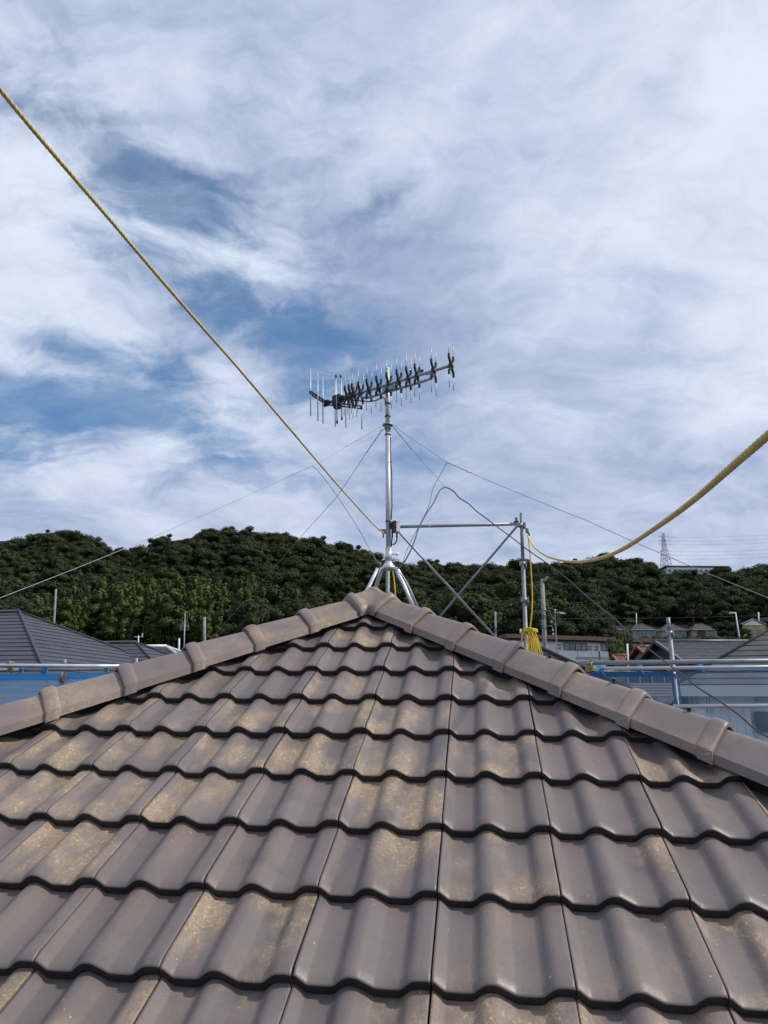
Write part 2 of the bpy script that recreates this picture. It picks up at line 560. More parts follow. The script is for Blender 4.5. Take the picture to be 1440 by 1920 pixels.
M_LEAF = leaf_material('woodland_leaves', (0.017, 0.027, 0.014), (0.034, 0.048, 0.019), (0.072, 0.080, 0.027))
M_BAMBOO = leaf_material('bamboo_leaves', (0.034, 0.052, 0.016), (0.066, 0.092, 0.026), (0.105, 0.128, 0.038), 0.2)
M_GRASS = mat('scrub_ground', (0.040, 0.052, 0.022), 0.95, var=0.5, vscale=0.15, coord='Generated')
M_STREETGROUND = leaf_material('valley_ground', (0.018, 0.024, 0.013), (0.032, 0.040, 0.020), (0.045, 0.05, 0.025), 0.05)

# ------------------------------------------------------------------ terrain: one sheet from the street up over the wooded hill
SKYLINE = [(-900, 1045), (-400, 1030), (-100, 1022), (0, 1019), (55, 1014), (66, 1001), (110, 994), (150, 1002), (190, 1018),
           (225, 1034), (280, 1032), (294, 1014), (350, 1004), (430, 999), (505, 997), (560, 1006), (600, 1018),
           (650, 1026), (690, 1040), (725, 1052), (760, 1060), (810, 1058), (870, 1061), (930, 1062), (985, 1058), (1040, 1057),
           (1100, 1052), (1160, 1048), (1225, 1054), (1246, 1078), (1336, 1078), (1350, 1063), (1400, 1068), (1440, 1067),
           (1700, 1075), (2300, 1100)]
_sa = []
for (x, y) in SKYLINE:
    p = at(x, y, 1.0)
    _sa.append((p.x, p.z - CZ))
_sa = np.array(_sa)
Y_FOOT, Y_RIDGE = 252.0, 430.0


def ground_z(x, y):
    x = np.asarray(x, float); y = np.asarray(y, float)
    a = x / np.maximum(y, 30.0)
    e = np.interp(a, _sa[:, 0], _sa[:, 1])
    low = np.clip(y - 15, 0, Y_FOOT - 15) * 0.135
    t = np.clip((y - Y_FOOT) / (Y_RIDGE - Y_FOOT), 0, 1)
    zr = CZ + Y_RIDGE * e - 11.5
    s = t * (1.55 - 0.55 * t)
    z = low + (zr - low) * s
    far = np.clip((y - Y_RIDGE) / 900.0, 0, 1)
    z = z * (1 - 0.75 * far)
    z = z + np.where(t > 0.02, 1.6 * np.sin(x * 0.061 + 0.7) * np.sin(y * 0.083) * np.minimum(1, t * 4) * (far < 0.01), 0)
    return z


def gz(x, y):
    return float(ground_z(x, y))


def build_ground():
    ys = np.concatenate([[-2500, -600, -150, -40], np.arange(-20, 250, 15), np.arange(252, 470, 7), [500, 560, 660, 850, 1200, 1800, 3000, 5000]])
    xs = np.concatenate([[-4000, -2000, -1000, -700, -520], np.arange(-420, 421, 9), [520, 700, 1000, 2000, 4000]])
    X, Y = np.meshgrid(xs, ys)
    Z = ground_z(X, Y)
    nx, ny = len(xs), len(ys)
    vs = np.stack([X, Y, Z], -1).reshape(-1, 3)
    fs = [(j * nx + i, j * nx + i + 1, (j + 1) * nx + i + 1, (j + 1) * nx + i) for j in range(ny - 1) for i in range(nx - 1)]
    me = bpy.data.meshes.new('hillside_ground')
    me.from_pydata(vs.tolist(), [], fs)
    me.polygons.foreach_set('use_smooth', [True] * len(fs))
    me.materials.append(M_STREETGROUND)
    o = bpy.data.objects.new('hillside_ground', me)
    COL.objects.link(o)
    tag(o, kind='structure')


build_ground()

# ------------------------------------------------------------------ the tiled house we stand on
W, L = 0.305, 0.28209                        # tile cover width, course gauge
U = Vector((0.9914, -0.1309, 0.0)).normalized()
V = Vector((0.1171, 0.8867, 0.4472)).normalized()
N = U.cross(V).normalized()
VP = Vector((V.x, V.y, 0)).normalized()      # plan direction up the front slope
ROW0 = EYE + Vector((0.1730, 2.3096, -0.2983))   # front corner of tile (0, 0)
U_AP, V_AP = -0.465, 1.975
APEX = ROW0 + U * U_AP + V * V_AP
HALF = 4.1                                   # half width of the square roof in plan
EAVE_Z = APEX.z - HALF * 0.5
COS = math.cos(math.atan(0.5))
house = thing('tiled_house', (APEX.x, APEX.y, 0), 'two storey house under the grey brown tiled hip roof in front', 'house')

# tile cross-section: left edge, trough, roll, trough, roll that covers the next seam
PROFILE = [(0.000, -2), (0.020, -4), (0.085, -25), (0.105, -27.6), (0.19, -28.6), (0.272, -28), (0.298, -25.3), (0.33, -15), (0.36, -6.5),
           (0.39, -1.5), (0.42, 0), (0.45, -0.8), (0.475, -3.5), (0.58, -24.5), (0.603, -27.6), (0.69, -28.6), (0.762, -28), (0.788, -25.3),
           (0.82, -15), (0.85, -6.5), (0.88, -1.5), (0.91, 0), (0.955, 0.2), (0.985, -0.3), (1.0, -1.5)]
LIP = 0.0285
DROP = 0.0300                                # how far a course sinks over one gauge
PROFILE = [(a, h * 0.88) for a, h in PROFILE]


def tile_mesh():
    me = bpy.data.meshes.new('roof_tile')
    wid = W - 0.0035
    # stations up the tile: distance, surface offset
    st = [(0.0, -0.0085), (0.0025, -0.0056), (0.006, -0.0040), (0.020, -0.0008), (0.027, 0.0), (0.034, 0.0002), (0.12, 0.0), (L + 0.03, 0.0)]
    vs, fs, mi, sm = [], [], [], []
    n = len(PROFILE)
    for (d, off) in st:
        for (fx, h) in PROFILE:
            vs.append((fx * wid, d, h / 1000.0 + off - DROP * d / L))
    for j in range(len(st) - 1):
        for i in range(n - 1):
            fs.append((j * n + i, j * n + i + 1, (j + 1) * n + i + 1, (j + 1) * n + i)); mi.append(0); sm.append(True)
    # front lip, then the underside
    b = len(vs)
    for (fx, h) in PROFILE:
        vs.append((fx * wid, 0.0015, h / 1000.0 - LIP))
    for (fx, h) in PROFILE:
        vs.append((fx * wid, 0.016, h / 1000.0 - LIP + 0.001))
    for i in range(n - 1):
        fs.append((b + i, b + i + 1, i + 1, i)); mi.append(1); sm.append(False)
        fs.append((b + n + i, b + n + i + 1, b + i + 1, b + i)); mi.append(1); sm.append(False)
    # side edges
    for k, flip in ((0, False), (n - 1, True)):
        b2 = len(vs)
        for (d, off) in st:
            fx, h = PROFILE[k]
            vs.append((fx * wid, d, h / 1000.0 + off - DROP * d / L - (LIP if d < 0.01 else 0.016)))
        for j in range(len(st) - 1):
            q = (j * n + k, (j + 1) * n + k, b2 + j + 1, b2 + j)
            fs.append(tuple(reversed(q)) if flip else q); mi.append(0 if k else 0); sm.append(False)
    me.from_pydata(vs, [], fs)
    me.polygons.foreach_set('material_index', mi)
    me.polygons.foreach_set('use_smooth', sm)
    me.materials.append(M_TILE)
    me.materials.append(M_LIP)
    me.update()
    return me


TILE = tile_mesh()
HIPDIR = {}
for sg in (1, -1):
    h_ = (U * sg - VP).normalized()
    HIPDIR[sg] = (h_, Vector((h_.y, -h_.x, 0)))

ROW_LOW = -4
rng = random.Random(4)


def place_tiles():
    for r in range(ROW_LOW, 7):
        v0 = r * L
        for c in range(-11, 10):
            u0 = c * W
            vtop = v0
            half = (V_AP - vtop) * COS
            if half <= 0.03:
                continue
            if u0 + W < U_AP - half - 0.02 or u0 > U_AP + half + 0.02:
                continue
            jit = rng.uniform(-0.0012, 0.0012)
            pos = ROW0 + U * (u0 + 0.0018 + jit) + V * (v0 + rng.uniform(-0.0015, 0.0015)) + N * rng.uniform(-0.0012, 0.0012)
            rotm = Matrix((U, V, N)).transposed() @ Matrix.Rotation(rng.uniform(-0.0022, 0.0022), 3, 'Z')
            mw = Matrix.Translation(pos) @ rotm.to_4x4()
            me = TILE
            half_top = (V_AP - (v0 + L + 0.03)) * COS
            if u0 < U_AP - half_top or u0 + W > U_AP + half_top:
                # cut along the hips
                bm = bmesh.new()
                bm.from_mesh(TILE)
                inv = mw.inverted()
                for sg in (1, -1):
                    hd = HIPDIR[sg][0]
                    nn = Vector((-hd.y, hd.x, 0))
                    if nn.dot(APEX - VP * 2 - APEX) > 0:
                        nn = -nn
                    # nn points away from the front face
                    co = inv @ (APEX - nn * 0.012)
                    no = inv.to_3x3() @ nn
                    bmesh.ops.bisect_plane(bm, geom=bm.verts[:] + bm.edges[:] + bm.faces[:], plane_co=co, plane_no=no, clear_outer=True)
                if len(bm.faces) == 0:
                    bm.free()
                    continue
                me = bpy.data.meshes.new('roof_tile')
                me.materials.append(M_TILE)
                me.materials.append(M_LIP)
                bm.to_mesh(me)
                bm.free()
            o = bpy.data.objects.new('roof_tile', me)
            COL.objects.link(o)
            o.parent = house
            o.matrix_local = Matrix.Translation(-WLOC[house]) @ mw


place_tiles()


def strip_courses(direction_u, direction_v, norm, rows):
    """whole courses as stepped, waved strips for the slopes and rows outside the view"""
    vs, fs, mi = [], [], []
    prof = [(0.0, -3), (0.1, -26), (0.26, -28), (0.4, -2), (0.46, -2), (0.6, -26), (0.76, -27), (0.9, 0)]
    for r in rows:
        d0 = r * L                                        # distance down slope from apex is V_AP - d0
        half0 = (V_AP - d0) * COS - 0.02
        half1 = max((V_AP - d0 - L) * COS - 0.02, 0.0)
        if half0 < 0.1:
            continue
        k0 = math.floor(-half0 / W)
        xs = []
        k = k0
        while k * W < half0:
            xs += [((k + fx) * W, h) for fx, h in prof]
            k += 1
        xs = [(u, h) for u, h in xs if -half0 <= u <= half0]
        for u, h in xs:
            uu = max(-half1, min(half1, u))
            b = APEX + direction_u * u + direction_v * (d0 - V_AP) + norm * (h / 1000)
            t_ = APEX + direction_u * uu + direction_v * (d0 + L - V_AP) + norm * (h / 1000 - DROP)
            vs += [b - norm * LIP, b - norm * 0.004, b + direction_v * 0.02, t_]
        n0 = len(vs) - 4 * len(xs)
        for i in range(len(xs) - 1):
            a, b = n0 + 4 * i, n0 + 4 * (i + 1)
            for q in range(3):
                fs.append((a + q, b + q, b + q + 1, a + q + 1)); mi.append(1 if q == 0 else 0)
    return vs, fs, mi


def hidden_courses():
    m_ = MB()
    for k in range(4):
        rot = Matrix.Rotation(R(90 * k), 3, 'Z')
        u_, v_, n_ = rot @ U, rot @ V, rot @ N
        low = int(math.floor((V_AP - HALF / COS) / L))
        rows = range(low, ROW_LOW) if k == 0 else range(low, 7)
        vs, fs, mi = strip_courses(u_, v_, n_, rows)
        b = len(m_.v)
        m_.v += [tuple(p) for p in vs]
        for f, i in zip(fs, mi):
            m_.f.append(tuple(q + b for q in f)); m_.smooth.append(False); m_.mi.append(i)
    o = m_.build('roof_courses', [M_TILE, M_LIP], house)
    o['kind'] = 'stuff'
    # deck under the tiles, eaves and walls
    d = MB()
    cs = [APEX + (U * a - VP * b).normalized() * (HALF * 1.4142) for a, b in ((1, 1), (-1, 1), (-1, -1), (1, -1))]
    cs = [Vector((p.x, p.y, EAVE_Z - 0.085)) for p in cs]
    top = Vector((APEX.x, APEX.y, APEX.z - 0.085))
    vs = cs + [top] + [p - Vector((0, 0, 0.16)) for p in cs]
    d.add(vs, [(0, 4, 1), (1, 4, 2), (2, 4, 3), (3, 4, 0), (0, 1, 6, 5), (1, 2, 7, 6), (2, 3, 8, 7), (3, 0, 5, 8), (5, 6, 7, 8)])
    d.build('roof_deck', M_DECK, house)
    w = MB()
    hw = HALF - 0.55
    w.box((APEX.x, APEX.y, (EAVE_Z - 0.25) / 2), (2 * hw, 2 * hw, EAVE_Z - 0.25), (U, VP, Vector((0, 0, 1))))
    w.build('wall', M_WALL, house)


hidden_courses()

# hip caps: angular ridge tiles with a rounded collar at the lower end
CAPPROF = [(-0.1175, -0.037), (-0.1115, -0.006), (-0.030, 0.0575), (-0.018, 0.0655), (-0.008, 0.0705), (0, 0.0720)]
CAPPROF = CAPPROF + [(-p, z) for p, z in reversed(CAPPROF[:-1])]
CAPSTEP = 0.2985
CAP0 = 0.449


def cap_mesh():
    # local: x across, y down the hip (plan metres), z up; the sweep follows the hip slope
    st = [(-0.34, -0.011, -0.003), (-0.26, -0.009, -0.002), (-0.06, 0.004, 0.002), (-0.032, 0.005, 0.002), (-0.028, 0.008, 0.005), (-0.021, 0.0135, 0.009), (-0.011, 0.0165, 0.0115),
          (0.005, 0.017, 0.012), (0.015, 0.0160, 0.011), (0.023, 0.0135, 0.0095), (0.0265, 0.0105, 0.007)]
    vs, fs, sm = [], [], []
    n = len(CAPPROF)
    sl = 0.5 / math.sqrt(2)
    def ring(s, up, out, depth=0.0):
        for (p, z) in CAPPROF:
            k = abs(p) / 0.118
            px = p + (out if p > 0 else -out if p < 0 else 0) * min(1, k * 1.2)
            pz = z + up * (0.35 + 0.65 * min(1, max(0, z + 0.01) / 0.08)) - (0.010 if z < -0.02 and out > 0.005 else 0)
            vs.append((px, s, pz - s * sl - depth))
    for (s, up, out) in st:
        ring(s, up, out)
    m = len(st)
    for j in range(m - 1):
        for i in range(n - 1):
            fs.append((j * n + i, j * n + i + 1, (j + 1) * n + i + 1, (j + 1) * n + i)); sm.append(True)
    # thickness at the lower end
    b = len(vs)
    ring(0.0268, 0.0005, -0.001)
    ring(-0.05, 0.0, -0.002)
    for i in range(n - 1):
        fs.append(((m - 1) * n + i, (m - 1) * n + i + 1, b + i + 1, b + i)); sm.append(False)
        fs.append((b + i, b + i + 1, b + n + i + 1, b + n + i)); sm.append(False)
    me = bpy.data.meshes.new('hip_cap')
    me.from_pydata(vs, [], fs)
    me.polygons.foreach_set('use_smooth', sm)
    me.materials.append(M_CAP)
    bm = bmesh.new(); bm.from_mesh(me)
    bmesh.ops.recalc_face_normals(bm, faces=bm.faces)
    # sharp creases of the angular section
    for e in bm.edges:
        if len(e.link_faces) == 2 and e.calc_face_angle(0) > R(21):
            e.smooth = False
    bm.to_mesh(me); bm.free()
    return me


CAPM = cap_mesh()


def place_caps():
    for sg, cnt in ((1, 17), (-1, 17)):
        hd, pd = HIPDIR[sg]
        for k in range(cnt):
            s = CAP0 + k * CAPSTEP
            if s > HALF * 1.414 - 0.1:
                break
            base = APEX + hd * s - Vector((0, 0, s * 0.5 / math.sqrt(2)))
            x_ = hd.cross(Vector((0, 0, 1)))
            rotm = Matrix((x_, hd, Vector((0, 0, 1)))).transposed() @ Matrix.Rotation(rng.uniform(-0.008, 0.008), 3, 'Z')
            o = bpy.data.objects.new('hip_cap', CAPM)
            COL.objects.link(o)
            o.parent = house
            o.matrix_local = Matrix.Translation(base + Vector((0, 0, rng.uniform(-0.0015, 0.0025))) - WLOC[house]) @ rotm.to_4x4()
    # dark mortar bedding under the caps, one run down each front hip
    for sg in (1, -1):
        hd, pd = HIPDIR[sg]
        m_ = MB()
        q = MB()
        a = APEX + hd * 0.05 - Vector((0, 0, 0.018))
        b = a + hd * (HALF * 1.4) - Vector((0, 0, HALF * 1.4 * 0.5 / math.sqrt(2)))
        pr = [(-0.060, -0.02), (-0.03, 0.03), (0.03, 0.03), (0.060, -0.02), (0.064, -0.12), (-0.064, -0.12)]
        vs = [a + pd * p + Vector((0, 0, z)) for p, z in pr] + [b + pd * p + Vector((0, 0, z)) for p, z in pr]
        fs = [(i, (i + 1) % 6, 6 + (i + 1) % 6, 6 + i) for i in range(6)] + [(5, 4, 3, 2, 1, 0), (6, 7, 8, 9, 10, 11)]
        m_.add(vs, fs).build('mortar_bed', M_MORTAR, house)
    # rear hips: a plain ridge run each
    for a_, b_ in ((1, 1), (-1, 1)):
        hd = (U * a_ + VP * b_).normalized()
        pd = Vector((hd.y, -hd.x, 0))
        m_ = MB()
        a = APEX + hd * 0.1 - Vector((0, 0, 0.1 * 0.354))
        b = APEX + hd * (HALF * 1.4) - Vector((0, 0, HALF * 1.4 * 0.3536))
        n = len(CAPPROF)
        vs = [a + pd * p + Vector((0, 0, z)) for p, z in CAPPROF] + [b + pd * p + Vector((0, 0, z)) for p, z in CAPPROF]
        m_.add(vs, [(i, i + 1, n + i + 1, n + i) for i in range(n - 1)]).build('rear_hip_ridge', M_CAP, house)


place_caps()


def apex_cap():
    """the four-armed crown tile on the peak"""
    arms = [(U * a + VP * b).normalized() for a, b in ((1, -1), (-1, -1), (-1, 1), (1, 1))]
    prof_p = [abs(p) for p, z in CAPPROF[:6]][::-1]
    prof_z = [z for p, z in CAPPROF[:6]][::-1]
    S_END, HWID = 0.178, 0.126
    base = math.atan2(arms[0].y, arms[0].x)
    nphi, nr = 144, 16
    vs, fs = [], []

    def height(x, y, rel):
        zs = []
        for a in arms:
            s = x * a.x + y * a.y
            p = abs(-x * a.y + y * a.x)
            if s < -0.02:
                continue
            z = float(np.interp(p / 1.09, prof_p, prof_z))
            if p > HWID:
                z -= (p - HWID) * 1.5
            bul = 0.016 * math.exp(-((s - 0.152) / 0.018) ** 2)
            zs.append(z + 0.010 + bul * min(1, max(0, z + 0.03) / 0.05) - s * 0.3536)
        zs.sort()
        mx = zs[-1]
        sec = zs[-2] if len(zs) > 1 else mx - 1
        k = 0.022
        h = max(k - abs(mx - sec), 0) / k
        return mx + h * h * k * 0.25

    vs.append((APEX.x, APEX.y, APEX.z + height(0, 0, 0)))
    for j in range(1, nr + 1):
        for i in range(nphi):
            phi = base + 2 * math.pi * i / nphi
            dl = (phi - base) % (math.pi / 2)
            if dl > math.pi / 4:
                dl = dl - math.pi / 2
            rad = min(S_END / max(math.cos(dl), 1e-3), HWID / max(abs(math.sin(dl)), 1e-3))
            rr = rad * j / nr
            x, y = rr * math.cos(phi), rr * math.sin(phi)
            vs.append((APEX.x + x, APEX.y + y, APEX.z + height(x, y, 0)))
    for i in range(nphi):
        fs.append((0, 1 + i, 1 + (i + 1) % nphi))
    for j in range(nr - 1):
        for i in range(nphi):
            a = 1 + j * nphi
            fs.append((a + i, a + nphi + i, a + nphi + (i + 1) % nphi, a + (i + 1) % nphi))
    # rim turned down
    a = 1 + (nr - 1) * nphi
    b = len(vs)
    for i in range(nphi):
        p = vs[a + i]
        q = Vector((p[0] - APEX.x, p[1] - APEX.y, 0)) * 0.985
        vs.append((APEX.x + q.x, APEX.y + q.y, p[2] - 0.022))
    for i in range(nphi):
        fs.append((a + i, b + i, b + (i + 1) % nphi, a + (i + 1) % nphi))
    m_ = MB()
    m_.add(vs, fs, smooth=True)
    m_.build('apex_cap', M_CAP, house)


apex_cap()


def hip_nails():
    """short black fixing screws that stand on the right hip caps"""
    hd, pd = HIPDIR[1]
    m = 0
    for (x, y) in ((1031, 1233), (1151, 1277), (1292, 1331)):
        s = 1.05 + m * 0.36
        d = ray(x, y)
        # on the vertical plane of the hip
        nn = hd.cross(Vector((0, 0, 1)))
        k = (APEX - EYE).dot(nn) / d.dot(nn)
        p = EYE + d * k
        b = MB()
        b.tube([p - Vector((0, 0, 0.012)), p + Vector((0, 0, 0.004))], 0.006, 8)
        b.tube([p + Vector((0, 0, 0.003)), p + Vector((0, 0, 0.008))], 0.009, 8)
        b.build('cap_screw', M_BLACK, house)
        m += 1


hip_nails()

# ------------------------------------------------------------------ mast, stand, antenna, booster
MY = 4.55
TOP = at(726.3, 694, MY)
LOW = at(728.6, 1052, MY)


def mast_pt(ypx):
    a = (ypx - 694) / (1052 - 694.0)
    p = at(726.3 + a * 2.3, ypx, MY)
    return p


mast = thing('antenna_mast', LOW, 'straight galvanised mast pole standing above the roof peak', 'mast')
MB().tube([mast_pt(690), mast_pt(815)], 0.0145, 14).tube([mast_pt(812), mast_pt(1056)], 0.0157, 14).build('pole', M_MAST, mast)
for y in (757, 781, 802, 815, 978):
    c = mast_pt(y)
    MB().tube([c - Vector((0, 0, 0.004)), c + Vector((0, 0, 0.004))], 0.0195, 14).build('band', M_BLACK, mast)
c = mast_pt(797)
MB().tube([c - Vector((0, 0, 0.004)), c + Vector((0, 0, 0.004))], 0.034, 16).tube([c - Vector((0, 0, 0.03)), c - Vector((0, 0, 0.004))], 0.021, 14).build('guy_ring', M_CLAMP, mast)
c = mast_pt(1043)
MB().tube([c - Vector((0, 0, 0.05)), c + Vector((0, 0, 0.05))], 0.0205, 14).tube([c + Vector((0.015, 0, 0.01)), c + Vector((0.055, -0.01, 0.012))], 0.004, 6).tube(
    [c + Vector((0.052, -0.01, 0.0)), c + Vector((0.056, -0.01, 0.024))], 0.004, 6).tube([c + Vector((0.015, 0, -0.035)), c + Vector((0.04, -0.01, -0.033))], 0.005, 6).build('sleeve', M_SILVER, mast)

stand = thing('mast_stand', (LOW.x, LOW.y, APEX.z), 'shiny four legged steel roof stand that holds the mast on the peak', 'roof stand')
hc = mast_pt(1062)
hub = MB()
for i in range(4):
    pass
hub.tube([hc + Vector((0, 0, 0.035)), hc + Vector((0, 0, 0.02)), hc, hc - Vector((0, 0, 0.02))], [0.019, 0.024, 0.04, 0.047], 16)
hub.build('hub', M_SILVER, stand)
LEGS = [((708, 1072), (692, 1100), (676, 1128), MY - 0.02, MY - 0.14), ((716, 1072), (706, 1098), (690, 1135), MY + 0.03, MY + 0.22),
        ((741, 1072), (757, 1096), (778, 1146), MY - 0.02, MY - 0.12), ((743, 1071), (764, 1098), (787, 1150), MY + 0.03, MY + 0.20)]
for a, b, c_, y0, y1 in LEGS:
    p0 = at(a[0], a[1] - 6, y0)
    p1 = at(b[0], b[1], (y0 + y1) / 2)
    p2 = at(c_[0], c_[1], y1)
    d2 = (p2 - p1)
    pts = [p0, p0.lerp(p1, 0.5), p0.lerp(p1, 0.85), p1 * 0.9 + p2 * 0.05 + p0 * 0.05, p1.lerp(p2, 0.2), p2]
    MB().tube(pts, 0.0115, 10).build('leg', M_SILVER, stand)

ant = thing('television_antenna', mast_pt(722), 'long many element television antenna clamped near the mast top', 'antenna')
BL = at(622, 753, 4.75)          # rear end of the boom
BR = at(846, 685, 4.26)          # tip of the boom
bdir = (BR - BL).normalized()
bperp = Vector((-bdir.y, bdir.x, 0)).normalized()   # level, away from the eye
UPV = Vector((0, 0, 1))


def boom_at(xpx):
    lo, hi = 0.0, 1.0
    for _ in range(40):
        m_ = (lo + hi) / 2
        p = BL.lerp(BR, m_) - EYE
        x = 720 + 1403.2 * p.dot(CAM_RIGHT) / p.dot(CAM_FWD)
        if x < xpx: lo = m_
        else: hi = m_
    return BL.lerp(BR, lo)


MB().tube([BL, BR], 0.0105, 10).build('boom', M_BOOM, ant)
# clip: four arms that cross on the boom
def clip_mesh():
    b = MB()
    for sx in (-1, 1):
        for sz in (-1, 1):
            d = Vector((sx * 0.037, 0, sz * 0.060))
            dn = d.normalized()
            side = Vector((0, 1, 0))
            th = dn.cross(side)
            b.box(d * 0.44, (0.0115, 0.013, d.length * 0.84), (th, side, dn))
            tip = d * 0.80
            b.box(tip + Vector((0, 0, sz * 0.008)), (0.0105, 0.012, 0.028))
    b.box((0, 0, 0), (0.026, 0.022, 0.03))
    return b


cb = clip_mesh()
ax3 = Matrix((bperp, bdir, UPV)).transposed()
CLIPME = None
RODME = None
for i, xp in enumerate((847, 813, 782, 766, 748, 729, 710, 692, 676, 664, 658, 651)):
    c = boom_at(xp)
    if CLIPME is None:
        m2 = MB()
        for p, f in zip([0], [0]):
            pass
        m2.v = [tuple(ax3 @ Vector(p) + WLOC[ant]) for p in cb.v]
        m2.f, m2.smooth, m2.mi = cb.f, cb.smooth, cb.mi
        CLIPME = m2.build('director', M_BLACK, ant)
        o = CLIPME
        o.location = c - WLOC[ant]
        r_ = MB().tube([(0, 0, 0), (0, 0, 0.104)], 0.0023, 6)
        me = bpy.data.meshes.new('rod')
        me.from_pydata(r_.v, [], r_.f)
        me.polygons.foreach_set('use_smooth', [True] * len(me.polygons))
        me.materials.append(M_ALU)
        RODME = me
    else:
        o = CLIPME.copy()
        COL.objects.link(o)
        o.location = c - WLOC[ant]
    for sx in (-1, 1):
        for sz in (-1, 1):
            r_ = bpy.data.objects.new('rod', RODME)
            COL.objects.link(r_)
            r_.parent = o
            tip = bperp * (sx * 0.0300) + UPV * (sz * 0.056)
            r_.location = tip
            ln = 1.0 if i < 9 else 0.92
            r_.scale = (1, 1, sz * ln)
            if sz < 0:
                r_.rotation_euler = (0, 0, 0)
p = BR + bdir * 0.012
MB().tube([BR - bdir * 0.002, p], 0.0125, 10).tube([p, p + bdir * 0.006], [0.0125, 0.006], 10).build('end_cap', M_ORANGE, ant)
# bracing tube under the boom, bent up to it at both ends
a, b = boom_at(799), boom_at(682)
dz = Vector((0, 0, -0.052))
q0, q1 = boom_at(806) , boom_at(688)
pts = [a + Vector((0, 0, -0.008)), a + bdir * 0.025 + Vector((0, 0, -0.010)), a + bdir * 0.05 + Vector((0, 0, -0.022)), a + bdir * 0.052 + dz * 0.68,
       a + bdir * 0.028 + dz * 0.93, a - bdir * 0.02 + dz]
pe = [b + bdir * 0.07 + dz, b + bdir * 0.02 + dz * 0.95, b - bdir * 0.008 + dz * 0.72, b - bdir * 0.022 + dz * 0.4, b - bdir * 0.03 + Vector((0, 0, -0.008))]
MB().tube(pts + pe, 0.0085, 10).build('support_tube', M_BOOM, ant)
wing = MB()
wp = boom_at(791)
wing.box(wp + Vector((0, 0, 0.022)), (0.006, 0.02, 0.02), (bperp, bdir, UPV))
wing.tube([wp, wp + UPV * 0.03], 0.003, 6)
wing.build('wing_nut', M_BLACK, ant)
mc = boom_at(731)
cl = MB()
cl.box(mc + Vector((0, 0, -0.036)), (0.04, 0.075, 0.026), (bperp, bdir, UPV))
cl.box(mc + Vector((0, 0, -0.036)) + bdir * 0.043, (0.034, 0.010, 0.040), (bperp, bdir, UPV))
cl.box(mc + Vector((0, 0, -0.036)) - bdir * 0.043, (0.034, 0.010, 0.040), (bperp, bdir, UPV))
cl.build('mast_clamp', M_CLAMP, ant)
# feed box with the radiator tubes
fb = boom_at(634)
fx = MB()
fx.box(fb + Vector((0, 0, -0.012)) - bperp * 0.006, (0.05, 0.058, 0.075), (bperp, bdir, UPV))
fx.box(fb + Vector((0, 0, -0.055)) - bperp * 0.004, (0.04, 0.045, 0.02), (bperp, bdir, UPV))
fx.box(fb + Vector((0, 0, 0.0)) + bdir * 0.04, (0.03, 0.03, 0.028), (bperp, bdir, UPV))
dip = fx.build('dipole_box', M_BLACK, ant)
for (x, y0, y1, Y) in ((630, 705, 792, 4.69), (639, 705, 785, 4.77)):
    MB().tube([at(x, y0, Y), at(x + 2, y1, Y)], 0.0036, 8).build('radiator', M_ALU, dip)
    e = MB()
    e.tube([at(x, y0, Y) - UPV * 0.012, at(x, y0, Y) + UPV * 0.008], 0.0065, 8)
    e.tube([at(x + 2, y1, Y) - UPV * 0.008, at(x + 2, y1, Y) + UPV * 0.012], 0.0065, 8)
    e.build('radiator_tip', M_BLACK, dip)
# corner reflector: two slotted arms that carry upright rods
RC = at(612, 756, 4.81)
A1 = at(582, 736, 4.61)
B1 = at(679, 764, 4.87)


def arm(p, q, nm):
    m_ = MB()
    d = (q - p).normalized()
    s = d.cross(UPV).normalized()
    t_ = s.cross(d)
    ln = (q - p).length
    for k in (-1, 1):
        m_.box(p.lerp(q, 0.5) + t_ * (k * 0.010), (ln, 0.012, 0.006), (d, s, t_))
    for f_ in (0.02, 0.22, 0.42, 0.62, 0.82, 0.98):
        m_.box(p.lerp(q, f_), (0.020, 0.011, 0.022), (d, s, t_))
    return m_.build(nm, M_BLACK, ant)


ra = arm(RC, A1, 'reflector_arm')
rb = arm(RC, B1, 'reflector_arm')
MB().box(RC, (0.03, 0.05, 0.035), (bperp, bdir, UPV)).tube([RC, BL], 0.011, 8).build('reflector_joint', M_BLACK, ant)
for par, x, y0, y1, Y in ((ra, 582, 690, 780, 4.61), (ra, 595.5, 700, 789, 4.69), (ra, 605, 706, 794, 4.76), (rb, 628, 714, 800, 4.82), (rb, 648, 722, 802, 4.84), (rb, 678, 760, 805, 4.87)):
    MB().tube([at(x, y0, Y), at(x + 0.6, y1, Y)], 0.0036, 8).build('reflector_rod', M_ALU, par)

# coax from the feed box along the boom and down the mast
cx = [at(645, 748, 4.70), at(668, 751, 4.66), at(690, 753, 4.60), at(706, 751, 4.55), at(716, 744, 4.53), at(722, 748, 4.52), at(724, 760, 4.52)]
MB().tube(cx, 0.0045, 8).build('feed_cable', M_BLACK, ant)
dn = [mast_pt(y) + Vector((0.0175 + (0.006 if 880 < y < 960 else 0), -0.004, 0)) for y in (820, 860, 890, 920, 950, 975)]
tag(MB().tube(dn, 0.0033, 6).build('down_lead', M_BLACK, None, mast_pt(975)), 'thin black lead running down the side of the mast pole', 'cable')

